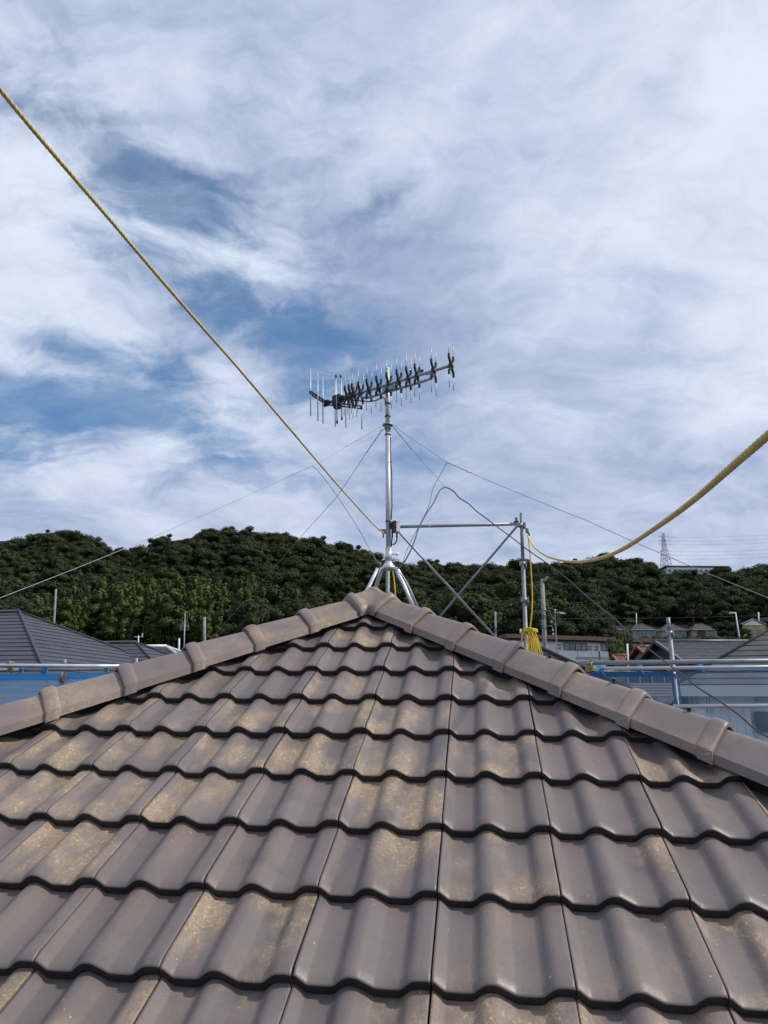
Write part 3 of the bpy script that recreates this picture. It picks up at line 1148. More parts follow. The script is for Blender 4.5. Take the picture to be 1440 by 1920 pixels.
boo = thing('signal_booster', at(742, 988, MY - 0.02), 'white faced booster box strapped to the mast above the stand', 'booster')
bc = at(743, 988, MY - 0.03)
bx = (Vector((0.97, 0.24, 0)), Vector((-0.24, 0.97, 0)), UPV)
MB().box(bc + bx[0] * 0.006, (0.025, 0.046, 0.074), bx).box(bc + bx[0] * 0.006 - bx[1] * 0.0235, (0.020, 0.003, 0.066), bx).build('front_cover', M_WHITEBOX, boo)
MB().box(bc - bx[0] * 0.016, (0.018, 0.050, 0.068), bx).box(at(734, 986, MY - 0.01), (0.03, 0.03, 0.035)).tube([bc + bx[0] * 0.004 - bx[1] * 0.024 + UPV * 0.027, bc + bx[0] * 0.004 - bx[1] * 0.0265 + UPV * 0.027], 0.003, 8).build('back_shell', M_BLACK, boo)
for dx in (-0.008, 0.010):
    p = bc + Vector((dx * 1.6 - 0.012, 0, -0.045))
    MB().tube([p + UPV * 0.02, p - UPV * 0.022], 0.0055, 8).build('connector', M_BLACK, boo)
p = bc + Vector((0.004, 0, -0.06))
MB().tube([p, p - UPV * 0.025 + Vector((0.0, 0, 0)), p - UPV * 0.045 + Vector((-0.01, 0, 0)), p - UPV * 0.055 + Vector((-0.026, 0, 0))], 0.0042, 8).tube(
    [bc + Vector((-0.025, 0, -0.06)), bc + Vector((-0.028, 0, -0.09)), bc + Vector((-0.03, 0, -0.125))], 0.0042, 8).build('lead', M_BLACK, boo)

# ------------------------------------------------------------------ guy wires and cables


def wire_pts(spec, n=12):
    """spec: photo points with their distance ahead -> smooth 3-D path"""
    P = [at(x, y, Y) for x, y, Y in spec]
    return smooth_path(P, n)


def smooth_path(P, n=10):
    out = []
    for i in range(len(P) - 1):
        p0 = P[max(i - 1, 0)]; p1 = P[i]; p2 = P[i + 1]; p3 = P[min(i + 2, len(P) - 1)]
        for k in range(n):
            t_ = k / n
            t2, t3 = t_ * t_, t_ ** 3
            out.append(0.5 * ((2 * p1) + (p2 - p0) * t_ + (2 * p0 - 5 * p1 + 4 * p2 - p3) * t2 + (3 * p1 - p0 - 3 * p2 + p3) * t3))
    out.append(P[-1])
    return out


def rope_path(spec, d_start, d_end):
    """spec photo points; 1/distance runs evenly, as on a straight rope"""
    ln = [0.0]
    for i in range(1, len(spec)):
        ln.append(ln[-1] + math.hypot(spec[i][0] - spec[i - 1][0], spec[i][1] - spec[i - 1][1]))
    out = []
    for (x, y), l_ in zip(spec, ln):
        t_ = l_ / ln[-1]
        d = 1.0 / ((1 - t_) / d_start + t_ / d_end)
        out.append(EYE + ray(x, y) * d)
    return out



def twisted(p, q, n=40, amp=0.004):
    """the loose twist where a guy wire is wound back on itself"""
    d = (q - p).normalized()
    a = d.cross(UPV).normalized()
    b = d.cross(a)
    pts = []
    for i in range(n + 1):
        t_ = i / n
        w_ = i * 1.9
        pts.append(p.lerp(q, t_) + (a * math.cos(w_) + b * math.sin(w_)) * amp * (0.6 + 0.7 * random.Random(i).random()))
    return pts


RING = mast_pt(797)
GW = 0.0016
cornerLF = APEX + (U * -1 - VP).normalized() * (HALF * 1.38); cornerLF.z = EAVE_Z + 0.1
cornerRF = APEX + (U - VP).normalized() * (HALF * 1.38); cornerRF.z = EAVE_Z + 0.1


def guy(name_label, start, end, tw=(0.02, 0.16), tail=None, sag=0.03, tw2=None, r=GW):
    n = 30
    pts = [start.lerp(end, i / n) - UPV * (sag * 4 * (i / n) * (1 - i / n)) for i in range(n + 1)]
    m_ = MB().tube(pts, r, 5)
    def on(t_): return start.lerp(end, t_) - UPV * (sag * 4 * t_ * (1 - t_))
    m_.tube(twisted(on(tw[0]), on(tw[1])), r * 1.25, 5)
    if tw2:
        m_.tube(twisted(on(tw2[0]), on(tw2[1]), 30), r * 1.25, 5)
    o = m_.build('guy_wire', M_WIRE, None, start)
    return tag(o, name_label, 'wire', 'guy wires of the mast')




def guy_path(label, spec, d0, d1, twists, r, beyond=0.0):
    P = rope_path(spec, d0, d1)
    pts = []
    for a, b in zip(P[:-1], P[1:]):
        pts += [a.lerp(b, i / 8) - UPV * 0.004 * (a - b).length * (4 * (i / 8) * (1 - i / 8)) for i in range(8)]
    pts.append(P[-1])
    if beyond:
        pts.append(P[-1] + (P[-1] - P[-2]).normalized() * beyond)
    m_ = MB().tube(pts, r, 5)
    for (a, b) in twists:
        A_, B_ = P[a], P[b]
        m_.tube(twisted(A_, B_, int((B_ - A_).length / 0.012), 0.0035), r * 1.2, 5)
    return tag(m_.build('guy_wire', M_WIRE, None, P[0]), label, 'wire', 'guy wires of the mast')


guy_path('guy wire from the mast ring down past the wooded hill to the left frame edge', [(717, 798), (698, 810), (648, 838), (588, 873), (548, 890), (300, 1001), (0, 1121)], 4.6, 1.9, [(0, 2), (3, 4)], 0.0009, 1.0)
guy_path('guy wire that crosses the left rope and drops behind the left hip', [(718, 804), (686, 850), (632, 931), (565, 1005), (390, 1203)], 4.6, 7.6, [(0, 1)], 0.0017)
guy_path('guy wire from the mast ring down past the pylon to the right frame edge', [(737, 797), (838, 867), (886, 888), (1100, 976), (1240, 1038), (1440, 1121)], 4.5, 2.3, [(1, 2)], 0.0013, 0.8)
guy_path('guy wire from the mast ring to the top bend of the black cable', [(737, 800), (772, 843), (836, 914)], 4.6, 5.45, [(0, 1)], 0.0014)

m_ = MB().tube(wire_pts([(587, 874, 3.6), (605, 893, 3.75), (632, 930, 3.95), (668, 985, 4.2), (693, 1030, 4.42), (706, 1055, 4.5), (714, 1062, 4.52)]), 0.0016, 5)
m_.tube(wire_pts([(697, 1036, 4.43), (706, 1052, 4.49), (715, 1058, 4.52)]), 0.004, 6)
tag(m_.build('tail_wire', M_WIRE, None, at(587, 874, 3.6)), 'slack wire tail hanging left of the mast down to the stand', 'wire')
m_ = MB().tube(wire_pts([(838, 867, 4.05), (824, 893, 4.15), (812, 915, 4.2), (805, 945, 4.28), (792, 975, 4.38), (772, 1012, 4.46), (760, 1040, 4.5), (754, 1060, 4.52), (748, 1066, 4.53)]), 0.0017, 5)
tag(m_.build('tail_wire', M_WIRE, None, at(837, 868, 4.1)), 'slack wire tail hanging right of the mast beside the black cable', 'wire')

COAX = [(746, 1066, 4.5), (757, 1055, 4.52), (768, 1036, 4.55), (777, 1015, 4.6), (786, 988, 4.7), (800, 962, 4.85), (811, 946, 5.0), (819, 930, 5.1), (826, 918, 5.25), (836, 914, 5.45), (850, 921, 5.6), (862, 934, 5.7),
        (878, 944, 5.85), (893, 958, 5.95), (912, 972, 6.05), (930, 986, 6.1), (960, 1008, 6.1), (988, 1030, 6.0), (1024, 1055, 5.8), (1062, 1084, 5.6), (1100, 1118, 5.35), (1122, 1136, 5.2), (1150, 1158, 5.0), (1178, 1186, 4.9),
        (1205, 1208, 4.7), (1240, 1235, 4.5), (1275, 1262, 4.3), (1310, 1290, 4.1), (1345, 1312, 3.95), (1385, 1340, 3.75), (1420, 1370, 3.6), (1460, 1392, 3.45)]
tag(MB().tube(wire_pts(COAX, 6), 0.0046, 7).build('coaxial_cable', M_COAX, None, at(746, 1066, 4.5)), 'black cable that arches up right of the mast and runs down to the right', 'cable')


def rope(name, label, pts, r, pitch, mate, lobes=3, group=None):
    """laid rope: a three-lobed section that turns along the path"""
    P = [Vector(p) for p in pts]
    ds = [0.0]
    for i in range(1, len(P)):
        ds.append(ds[-1] + (P[i] - P[i - 1]).length)
    total = ds[-1]
    step = pitch / 9.0
    n = int(total / step)
    A = np.array([[p.x, p.y, p.z] for p in P])
    S = np.linspace(0, total, n + 1)
    C = np.stack([np.interp(S, ds, A[:, k]) for k in range(3)], -1)
    T = np.gradient(C, axis=0)
    T /= np.linalg.norm(T, axis=1)[:, None]
    ref = np.array([0.0, 0.0, 1.0]) if abs(T[0][2]) < 0.9 else np.array([1.0, 0, 0])
    a = ref - T * (T @ ref)[:, None]
    a /= np.linalg.norm(a, axis=1)[:, None]
    b = np.cross(T, a)
    nk = 15
    ph = np.arange(nk) * 2 * np.pi / nk
    th = 2 * np.pi * S / (pitch * lobes)
    lob = np.abs(np.cos(0.5 * lobes * (ph[None, :] - th[:, None])))
    rr = r * (0.80 + 0.20 * lob) * (1 + 0.05 * np.sin(S * 7.3 + 1.0) * np.sin(S * 2.9))[:, None]
    Vv = C[:, None, :] + a[:, None, :] * (rr * np.cos(ph))[:, :, None] + b[:, None, :] * (rr * np.sin(ph))[:, :, None]
    Vv = Vv.reshape(-1, 3)
    fs = []
    for i in range(n):
        for k in range(nk):
            k2 = (k + 1) % nk
            fs.append((i * nk + k, i * nk + k2, (i + 1) * nk + k2, (i + 1) * nk + k))
    m_ = MB()
    m_.add(Vv.tolist(), fs, smooth=True)
    o = m_.build(name, mate, None, P[0])
    tag(o, label, 'rope', group)
    return o


# ------------------------------------------------------------------ scaffold on the far side of the house
SY = 8.55
R_POST = 0.0225
post_l = [at(727.5, 985, SY), at(729.5, 1125, SY)]
frame = thing('scaffold_post', at(729, 1300, SY), 'grey scaffold post standing just behind the mast', 'scaffold post', 'scaffold posts of the bay behind the peak')
zl = Vector((0, 0, 1))
pb = at(730, 1300, SY); pt = at(727.5, 978, SY)
MB().tube([pt, Vector((pb.x, pb.y, 0.0))], R_POST, 12).build('tube', M_GALV_OLD, frame)
c = at(722, 998, SY)
MB().box(c, (0.07, 0.05, 0.03)).box(c + Vector((-0.03, 0, 0.03)), (0.10, 0.014, 0.014)).tube([c + Vector((-0.02, -0.02, 0.01)), c + Vector((-0.02, -0.02, -0.07))], 0.009, 6).build('coupler', M_GALV_OLD, frame)

pr_t, pr_b = at(977.5, 962, SY - 0.23), at(986.5, 1190, SY - 0.23)
post2 = thing('scaffold_post', (pr_b.x, pr_b.y, 0), 'grey scaffold post carrying the yellow rope coil right of the peak', 'scaffold post', 'scaffold posts of the bay behind the peak')
k = (pr_b - pr_t)
foot = pr_b + k * (pr_b.z / -k.z)
mid = at(980.5, 1058, SY - 0.23)
MB().tube([pr_t, mid], 0.0205, 12).tube([mid + (pr_t - mid).normalized() * 0.02, foot], 0.0235, 12).build('tube', M_GALV_OLD, post2)


def flange(p, parent, w=0.10):
    m_ = MB()
    m_.box(p, (w, 0.035, 0.032)).box(p + Vector((w * 0.42, 0, 0.0)), (0.018, 0.05, 0.07)).box(p + Vector((-w * 0.42, 0, 0)), (0.018, 0.05, 0.05))
    m_.tube([p - UPV * 0.022, p + UPV * 0.022], 0.031, 12)
    m_.build('coupler', M_GALV, parent)


flange(at(976, 985, SY - 0.23), post2, 0.11)
flange(at(981, 1057, SY - 0.23), post2, 0.07)
flange(at(984, 1125, SY - 0.23), post2, 0.08)
flange(at(986, 1183, SY - 0.23), post2, 0.06)
c = at(968, 976, SY - 0.23)
MB().box(c, (0.026, 0.03, 0.07)).box(c + Vector((0, 0, -0.015)), (0.055, 0.03, 0.014)).build('wedge', M_GALV_OLD, post2)

bl, br = at(742, 988, SY - 0.02), at(972, 982.5, SY - 0.23)
o = MB().tube([bl, br], 0.0185, 12).build('scaffold_rail', M_GALV, None, bl)
tag(o, 'level grey scaffold tube between mast and rope post', 'scaffold tube')
for (p, q, lab) in ((at(748, 998, SY - 0.08), at(930, 1196, SY - 0.24), 'thin diagonal brace falling from the mast to the right hip'),
                    (at(970, 986, SY - 0.18), at(820, 1162, SY - 0.10), 'thin diagonal brace falling from the rope post to the left')):
    d = (q - p).normalized()
    o = MB().tube([p, p + d * 0.03, q + d * 0.5], [0.010, 0.0135, 0.0135], 10).build('scaffold_brace', M_GALV, None, p)
    tag(o, lab, 'scaffold brace', 'diagonal braces of the scaffold bay')


def level_tube(x0, y0, x1, y1, Y0, Y1, r, label, mate, name='scaffold_rail'):
    p, q = at(x0, y0, Y0), at(x1, y1, Y1)
    o = MB().tube([p, q], r, 14).build(name, mate, None, p)
    return tag(o, label, 'scaffold tube')


# right hand run
level_tube(1085, 1243.5, 1640, 1237, 7.9, 7.25, 0.0243, 'upper thick grey rail above the right hand blue net', M_GALV)
level_tube(1104, 1254, 1640, 1249, 8.0, 7.35, 0.0195, 'lower paler rail that the right hand blue net hangs from', M_SILVER)
level_tube(1262, 1324, 1640, 1322, 7.9, 7.4, 0.0185, 'short silver rail seen low behind the right hip', M_SILVER)
pp = thing('scaffold_post', at(1300, 1500, 8.0), 'short topped scaffold post rising above the right hand rails', 'scaffold post')
t_, b_ = at(1252.5, 1158, 8.0), at(1269, 1318, 8.0)
k = (b_ - t_)
MB().tube([t_, t_ + k * 0.2], 0.0205, 12).tube([t_ + k * 0.19, b_ + k * 4], 0.0235, 12).build('tube', M_GALV_OLD, pp)
flange(at(1256, 1187, 8.0), pp, 0.075)
flange(at(1261, 1256, 8.0), pp, 0.09)
flange(at(1262, 1264, 8.0), pp, 0.06)
o = thing('scaffold_coupler', at(1106, 1249, 7.9), 'weathered yellow coupler at the left end of the right hand rails', 'coupler')
p = at(1106, 1249, 7.88)
MB().box(p, (0.05, 0.06, 0.05)).box(p + Vector((-0.02, 0, -0.035)), (0.045, 0.05, 0.045)).tube([p + Vector((-0.05, -0.03, 0.02)), p + Vector((0.04, -0.03, 0.035))], 0.008, 6).build('body', M_BRASS, o)
MB().tube([p + Vector((0.0, -0.05, -0.06)), p + Vector((0.0, -0.05, 0.05))], 0.006, 6).box(p + Vector((0.0, -0.05, 0.05)), (0.02, 0.02, 0.014)).build('bolt', M_BRASS, o)

# left hand run
level_tube(-260, 1246, 262, 1250, 9.0, 8.75, 0.0238, 'bright silver rail crossing in front of the dark slate roof', M_SILVER)
o = thing('scaffold_rail', at(-200, 1259, 9.0), 'pale lower rail tied to the blue net on the left', 'scaffold tube')
MB().tube([at(-260, 1258, 9.05), at(36, 1256.5, 8.95)], 0.0225, 12).tube([at(30, 1257, 8.95), at(262, 1254, 8.85)], 0.0165, 12).build('tube', M_CONC, o)
o = thing('scaffold_post', at(117, 1500, 9.0), 'stub of a scaffold post with a clamp on the left net', 'scaffold post')
MB().tube([at(121, 1236, 9.1), at(121, 1250, 9.1)], 0.022, 12).tube([at(117, 1262, 8.82), at(112, 1400, 8.82)], 0.022, 12).build('tube', M_GALV_OLD, o)
p = at(117, 1270, 8.80)
MB().tube([p - UPV * 0.05, p + UPV * 0.06], 0.034, 10).box(p + Vector((0.035, -0.01, 0.01)), (0.04, 0.04, 0.11)).build('coupler', M_GALV_OLD, o)
o = thing('scaffold_post', at(254, 1500, 9.3), 'pale post tip peeping over the left hip near a collar', 'scaffold post')
MB().tube([at(256, 1234, 9.3), at(252, 1420, 9.3)], 0.018, 10).build('tube', M_GALV, o)
o = thing('scaffold_coupler', at(21, 1250, 8.9), 'yellowed coupler joining the two left hand rails', 'coupler')
p = at(21, 1251, 8.9)
MB().box(p, (0.055, 0.06, 0.075)).tube([p + Vector((-0.03, -0.03, 0.05)), p + Vector((0.04, -0.03, 0.05))], 0.010, 8).tube([p + Vector((0.02, -0.03, -0.07)), p + Vector((0.04, -0.04, -0.02))], 0.007, 6).build('body', M_BRASS, o)
MB().tube([p + Vector((0, -0.045, -0.06)), p + Vector((0, -0.045, 0.075))], 0.006, 6).build('bolt', M_BRASS, o)


def net(label, xs, top, bot, Y0, Y1, matn, band, name='safety_net'):
    """hung mesh net with soft folds: a band at the hem and a sheet"""
    a, b = at(xs[0], top[0], Y0), at(xs[1], top[1], Y1)
    o = thing(name, a, label, 'safety net', 'blue nets on the scaffold')
    n, mrow = 60, 14
    h = 2.6
    d = (b - a)
    side = Vector((-d.y, d.x, 0)).normalized()
    rr = random.Random(int(xs[1]))
    ph = [rr.uniform(0, 6.28) for _ in range(4)]
    vs, fs, vb, fb = [], [], [], []
    for j in range(mrow + 1):
        for i in range(n + 1):
            t_ = i / n
            v = j / mrow
            off = (0.022 * math.sin(t_ * 19 + ph[0]) + 0.012 * math.sin(t_ * 41 + ph[1] + v * 2)) * min(1, v * 3) + 0.02 * math.sin(v * 9 + ph[2])
            sagz = 0.006 * abs(math.sin(t_ * math.pi * 5 + 0.4)) * (1 - v)
            vs.append(a + d * t_ + side * off - UPV * (v * h + sagz + band * 0.6))
    for j in range(mrow):
        for i in range(n):
            q = j * (n + 1) + i
            fs.append((q, q + 1, q + n + 2, q + n + 1))
    m_ = MB(); m_.add(vs, fs, True); m_.build('mesh_sheet', matn, o)
    for j in range(2):
        for i in range(n + 1):
            t_ = i / n
            sagz = 0.006 * abs(math.sin(t_ * math.pi * 5 + 0.4))
            vb.append(a + d * t_ - side * 0.006 - UPV * (sagz + band * j))
    for i in range(n):
        fb.append((i, i + 1, n + 2 + i, n + 1 + i))
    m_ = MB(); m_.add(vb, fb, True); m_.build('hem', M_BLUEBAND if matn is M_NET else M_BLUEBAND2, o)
    return o


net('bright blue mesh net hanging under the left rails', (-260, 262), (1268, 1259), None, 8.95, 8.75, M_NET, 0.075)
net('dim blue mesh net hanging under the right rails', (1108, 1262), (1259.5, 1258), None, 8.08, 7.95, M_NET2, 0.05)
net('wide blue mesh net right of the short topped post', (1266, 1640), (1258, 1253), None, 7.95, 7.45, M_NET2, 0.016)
# upright blue hems beside the right post
for x0, x1, xx in ((1257.5, 1261.5, 0), (1269, 1272, 1)):
    p, q = at(x0, 1262, 7.97), at(x0 + 8, 1330, 7.97)
    p2, q2 = at(x1, 1262, 7.97), at(x1 + 8, 1330, 7.97)
    o = MB().prism([p, p2, q2, q], (0, 0.006, 0)).build('net_edge_strap', M_BLUEBAND2, None, p)
    tag(o, 'upright blue net hem on the %s side of the short topped post' % ('right' if xx else 'left'), 'strap', 'upright net hems')
# ties
for i, (x, y, Y, lab) in enumerate(((1124, 1255, 7.96, 'blue cord tie nearest the yellow coupler on the right rails'), (1197, 1253, 7.93, 'blue cord tie halfway along the right rail'),
                                    (1310, 1251, 7.8, 'blue cord tie right of the short topped post'),
                                    (38, 1257, 8.9, 'blue cord tie next to the left coupler'), (84, 1256, 8.85, 'blue cord wound round the pale left rail'), (198, 1255, 8.8, 'blue cord tie near the left hip'))):
    c = at(x, y, Y)
    m_ = MB()
    for q in range(3):
        rr_ = 0.029
        pts = [c + Vector((0.016 * (q - 1) + 0.02 * (a_ / 9.0), math.sin(a_ / 9.0 * 6.4) * rr_, math.cos(a_ / 9.0 * 6.4) * rr_)) for a_ in range(10)]
        m_.tube(pts, 0.0062, 5)
    m_.tube([c + Vector((0.0, -0.03, 0)), c + Vector((0.03, -0.03, -0.05)), c + Vector((0.05, -0.03, -0.07))], 0.005, 5)
    tag(m_.build('cord_tie', M_TIE, None, c), lab, 'tie', 'blue cord ties on the rails')

# ropes
lp = rope_path([(719, 999), (700, 983), (640, 917), (555, 818), (455, 700), (330, 557), (190, 393), (75, 259), (0, 168)], 8.6, 2.1)
lp = smooth_path(lp, 8)
ext = lp[-1] + (lp[-1] - lp[-9]).normalized() * 1.2
rope('lifeline_rope', 'yellow twisted rope rising from the mast to the upper left corner', lp + [ext], 0.0074, 0.021, M_ROPE)
spec = [(989, 1003, 8.3), (994, 1014, 7.9), (1004, 1028, 7.1), (1022, 1041, 6.0), (1045, 1049, 5.0), (1080, 1053.5, 4.0), (1120, 1048, 3.3), (1165, 1031, 2.75), (1235, 986, 2.15), (1300, 938, 1.78), (1370, 877, 1.5), (1440, 816, 1.3)]
rp = [EYE + ray(x, y) * d for x, y, d in spec]
rp = smooth_path(rp, 8)
rope('lifeline_rope', 'yellow twisted rope sagging from the scaffold post to the right frame edge', rp + [rp[-1] + (rp[-1] - rp[-6]).normalized() * 0.7], 0.0078, 0.021, M_ROPE)
hp = smooth_path([at(990, 1005, 8.28), at(993, 1030, 8.26), at(996, 1075, 8.24), at(998, 1120, 8.22), (at(997, 1150, 8.2)), at(993, 1185, 8.2)], 8)
rope('hanging_rope', 'yellow rope hanging straight down beside the rope post', hp, 0.0080, 0.022, M_ROPE2)
p0 = at(990, 1000, 8.28)
MB_ = MB().tube([p0 + Vector((-0.02, 0, 0.06)), p0 + Vector((0.0, -0.01, 0.02)), p0 + Vector((0.01, -0.01, -0.03))], 0.012, 8).box(p0 + Vector((-0.01, 0, 0.03)), (0.03, 0.03, 0.05))
tag(MB_.build('rope_hook', M_GALV_OLD, None, p0), 'metal hook holding the yellow ropes on the rope post', 'hook')
rope('hanging_rope', 'yellow rope hanging straight down just behind the mast stand', smooth_path([at(735, 1062, 8.5), at(738.5, 1085, 8.5), at(741, 1110, 8.5), at(742, 1140, 8.5)], 8), 0.0085, 0.022, M_ROPE2)
# coil slung on the post: several drooping loops and a wrap across the top
coil = thing('rope_coil', at(998, 1190, 8.15), 'bright yellow coil of rope slung on the scaffold post', 'rope')
rr = random.Random(3)
for i in range(5):
    xt, xb = 988 + i * 3.2, 994 + i * 6.0 + (i % 2) * 1.2
    yb = 1236 + i * 1.2
    d_ = 8.10 - 0.022 * (i % 3)
    pts = [at(xt - 1.5, 1184, d_ + 0.05), at(xt + 0.3, 1180.5, d_), at(xt + 2.6, 1186, d_ - 0.02), at(xt + (xb - xt) * 0.45 + 2 + rr.uniform(-0.8, 0.8), 1204, d_ - 0.02), at(xb + rr.uniform(-0.8, 0.8), yb - 10, d_ - 0.01), at(xb + 0.5, yb, d_),
           at(xb - 2.4, yb + 1, d_ + 0.05), at(xt + (xb - xt) * 0.5 - 1.0, 1206, d_ + 0.07), at(xt - 0.5, 1190, d_ + 0.07)]
    MB().tube(smooth_path(pts, 6), 0.0068, 8).build('loop', M_ROPE2, coil)
for k_ in range(3):
    pts = [at(982, 1180 + k_ * 1.7, 8.1), at(990, 1178 + k_ * 1.8, 8.045), at(1000, 1179 + k_ * 1.9, 8.04), at(1007.5, 1181 + k_ * 2, 8.07)]
    MB().tube(smooth_path(pts, 6), 0.0085, 8).build('wrap', M_ROPE2, coil)
pts = [at(984, 1182, 8.1), at(980, 1189, 8.1), at(978.6, 1199, 8.1), at(981, 1214, 8.1)]
MB().tube(smooth_path(pts, 6), 0.0085, 8).build('loop', M_ROPE2, coil)

# ------------------------------------------------------------------ neighbouring houses


def course_face(m_, a, b, c, d, step, lip=0.012):
    """face with lower edge a-b and upper edge d-c, laid in stepped courses"""
    a, b, c, d = map(Vector, (a, b, c, d))
    hgt = ((d + c) / 2 - (a + b) / 2).length
    n = max(2, int(hgt / step))
    nn = (b - a).cross((d + c) / 2 - (a + b) / 2).normalized()
    if nn.z < 0: nn = -nn
    for i in range(n):
        t0, t1 = i / n, (i + 1) / n
        p, q = a.lerp(d, t0), b.lerp(c, t0)
        r_, s_ = b.lerp(c, t1), a.lerp(d, t1)
        m_.add([p + nn * lip, q + nn * lip, r_ + nn * 0.0015, s_ + nn * 0.0015], [(0, 1, 2, 3)])
        m_.add([p, q, q + nn * lip, p + nn * lip], [(0, 1, 2, 3)], mi=1)  # butt edge in the dark material: shadow line under each course painted in


def hip_house(name, label, A, ang, ridge, hw, slope, zground, rmat, wmat, step=0.19, over=0.5, ridge_r=0.026, hip_over=True):
    """A: right hand ridge end; ang: plan angle of the ridge; hips at both ends"""
    A = Vector(A)
    rd = Vector((math.cos(R(ang)), math.sin(R(ang)), 0))
    fd = Vector((rd.y, -rd.x, 0))
    B = A - rd * ridge
    o = thing(name, (A.x, A.y, zground), label, 'house')
    dz = Vector((0, 0, -hw * slope))
    fr, fl = A + rd * hw + fd * hw + dz, B - rd * hw + fd * hw + dz
    kr, kl = A + rd * hw - fd * hw + dz, B - rd * hw - fd * hw + dz
    m_ = MB()
    course_face(m_, fl, fr, A, B, step)
    course_face(m_, fr, kr, A, A, step)
    course_face(m_, kr, kl, B, A, step)
    course_face(m_, kl, fl, B, B, step)
    f = m_.build('roof', [rmat, M_LIP], o)
    for p, q in ((A, fr), (A, kr), (B, fl), (B, kl)):
        h = MB()
        u_ = UPV * 0.02
        h.tube([p + u_, q + u_], ridge_r, 6).build('hip_flashing', rmat, o)
    if ridge > 0.05:
        MB().tube([A + UPV * 0.025, B + UPV * 0.025], ridge_r * 1.3, 6).build('ridge_flashing', rmat, o)
    e = MB()
    for p, q in ((fl, fr), (fr, kr), (kr, kl), (kl, fl)):
        d = (q - p).normalized()
        e.box(p.lerp(q, 0.5) - UPV * 0.10, ((q - p).length, 0.06, 0.18), (d, Vector((d.y, -d.x, 0)), UPV))
    e.build('gutter', M_WFRAME, o)
    w = MB()
    cen = (A + B) / 2
    ztop = A.z - hw * slope - 0.06
    w.box((cen.x, cen.y, (ztop + zground) / 2), (ridge + 2 * (hw - over), 2 * (hw - over), ztop - zground), (rd, fd, UPV))
    w.build('wall', wmat, o)
    return o, rd, fd, fr, fl


def window(parent, c, w, h, xd, nd, panes=2, fm=None, gm=None, name='window'):
    """frame with panes, proud of the wall; c on the wall face, nd outward"""
    fm = fm or M_FRAME
    gm = gm or M_GLASS
    c = Vector(c)
    t_ = min(0.06, h * 0.07)
    m_ = MB()
    ax = (xd, nd, UPV)
    for s in (-1, 1):
        m_.box(c + UPV * (s * (h / 2 - t_ / 2)) + nd * 0.03, (w, 0.07, t_), ax)
        m_.box(c + xd * (s * (w / 2 - t_ / 2)) + nd * 0.03, (t_, 0.066, h - 2 * t_), ax)
    for i in range(1, panes):
        m_.box(c + xd * (-w / 2 + w * i / panes) + nd * 0.03, (t_, 0.062, h - 2 * t_), ax)
    f = m_.build(name, fm, parent)
    for i in range(panes):
        g = MB().box(c + xd * (-w / 2 + w * (i + 0.5) / panes) + nd * 0.012, (w / panes - t_ * 0.9, 0.02, h - 2 * t_), ax)
        g.build('pane', gm[i % len(gm)] if isinstance(gm, (list, tuple)) else gm, f)
    return f


# dark slate roof on the left
A = at(36, 1148, 15.0)
hl = hip_house('slate_roof_house', 'house under the broad dark slate hip roof behind the left rails', A, -13, 7.0, 5.0, 0.45, gz(A.x, A.y) - 0.5, M_SLATE, M_SIDING, 0.21)
A = at(255, 1206, 16.6)
hl2 = hip_house('slate_wing_house', 'lower dark slate roof stepping down right of the broad left roof', A, -13, 3.2, 3.4, 0.45, gz(A.x, A.y) - 0.5, M_SLATE, M_SIDING, 0.21)
A = at(312, 1213, 30)
o_, rd, fd, fr, fl = hip_house('brown_roof_house', 'small brown roof with pale edges just over the left hip', A, -10, 1.2, 3.0, 0.40, gz(A.x, A.y) - 0.5, M_BROWNROOF, M_BEIGE, 0.3, ridge_r=0.055)
for ch in o_.children:
    if ch.name.startswith(('hip_fl', 'ridge_fl')):
        ch.data.materials[0] = M_WHITE
# right neighbour
LC = at(1268, 1284, 13.0)
hw = 5.2
ra_ = R(-20)
rdn = Vector((math.cos(ra_), math.sin(ra_), 0)); fdn = Vector((rdn.y, -rdn.x, 0))
B = LC + rdn * hw - fdn * hw + Vector((0, 0, hw * 0.60))
rh, rd, fd, fr, fl = hip_house('siding_house', 'white walled house under the dark hip roof behind the right hand net', B + rdn * 5.0, -20, 5.0, hw, 0.60, 1.0, M_SLATE2, M_SIDING, 0.20, over=0.3)
WP = LC - fdn * 0.3


def on_wall(x, y):
    d = ray(x, y)
    return EYE + d * ((WP - EYE).dot(fdn) / d.dot(fdn))


def wall_window(x0, x1, y0, y1, n, fm, gm):
    p, q = on_wall(x0, y0), on_wall(x1, y1)
    c = (p + q) / 2 - fdn * 0.002
    return window(rh, c, abs((q - p).dot(rdn)), p.z - q.z, rdn, fdn, n, fm, gm), p, q


for w_ in ((1290, 1313, 1298, 1324, 2, M_WFRAME, M_CURTAIN), (1319, 1337, 1299, 1340, 2, M_WFRAME, M_CURTAIN), (1412, 1500, 1298, 1318, 3, M_WFRAME, M_CURTAIN)):
    wall_window(*w_)
wf, p, q = wall_window(1414, 1500, 1334, 1374, 3, M_FRAME, M_GLASS)
bars = MB()
wl_ = abs((q - p).dot(rdn))
cc = (p + q) / 2 + fdn * 0.12
for i in range(6):
    z = q.z + (p.z - q.z) * (i + 0.5) / 6
    bars.box((cc.x, cc.y, z), (wl_, 0.03, 0.035), (rdn, fdn, UPV))
for k_ in (-1, -0.33, 0.33, 1):
    c_ = cc + rdn * (k_ * wl_ / 2)
    bars.box(c_, (0.035, 0.034, p.z - q.z), (rdn, fdn, UPV))
bars.build('window_bars', M_FRAME, rh)
for x in (1343, 1372, 1400):
    p = on_wall(x, 1330) + fdn * 0.05
    MB().box((p.x, p.y, LC.z - 2.4), (0.09, 0.09, 4.2), (rdn, fdn, UPV)).build('downpipe', M_WFRAME, rh)
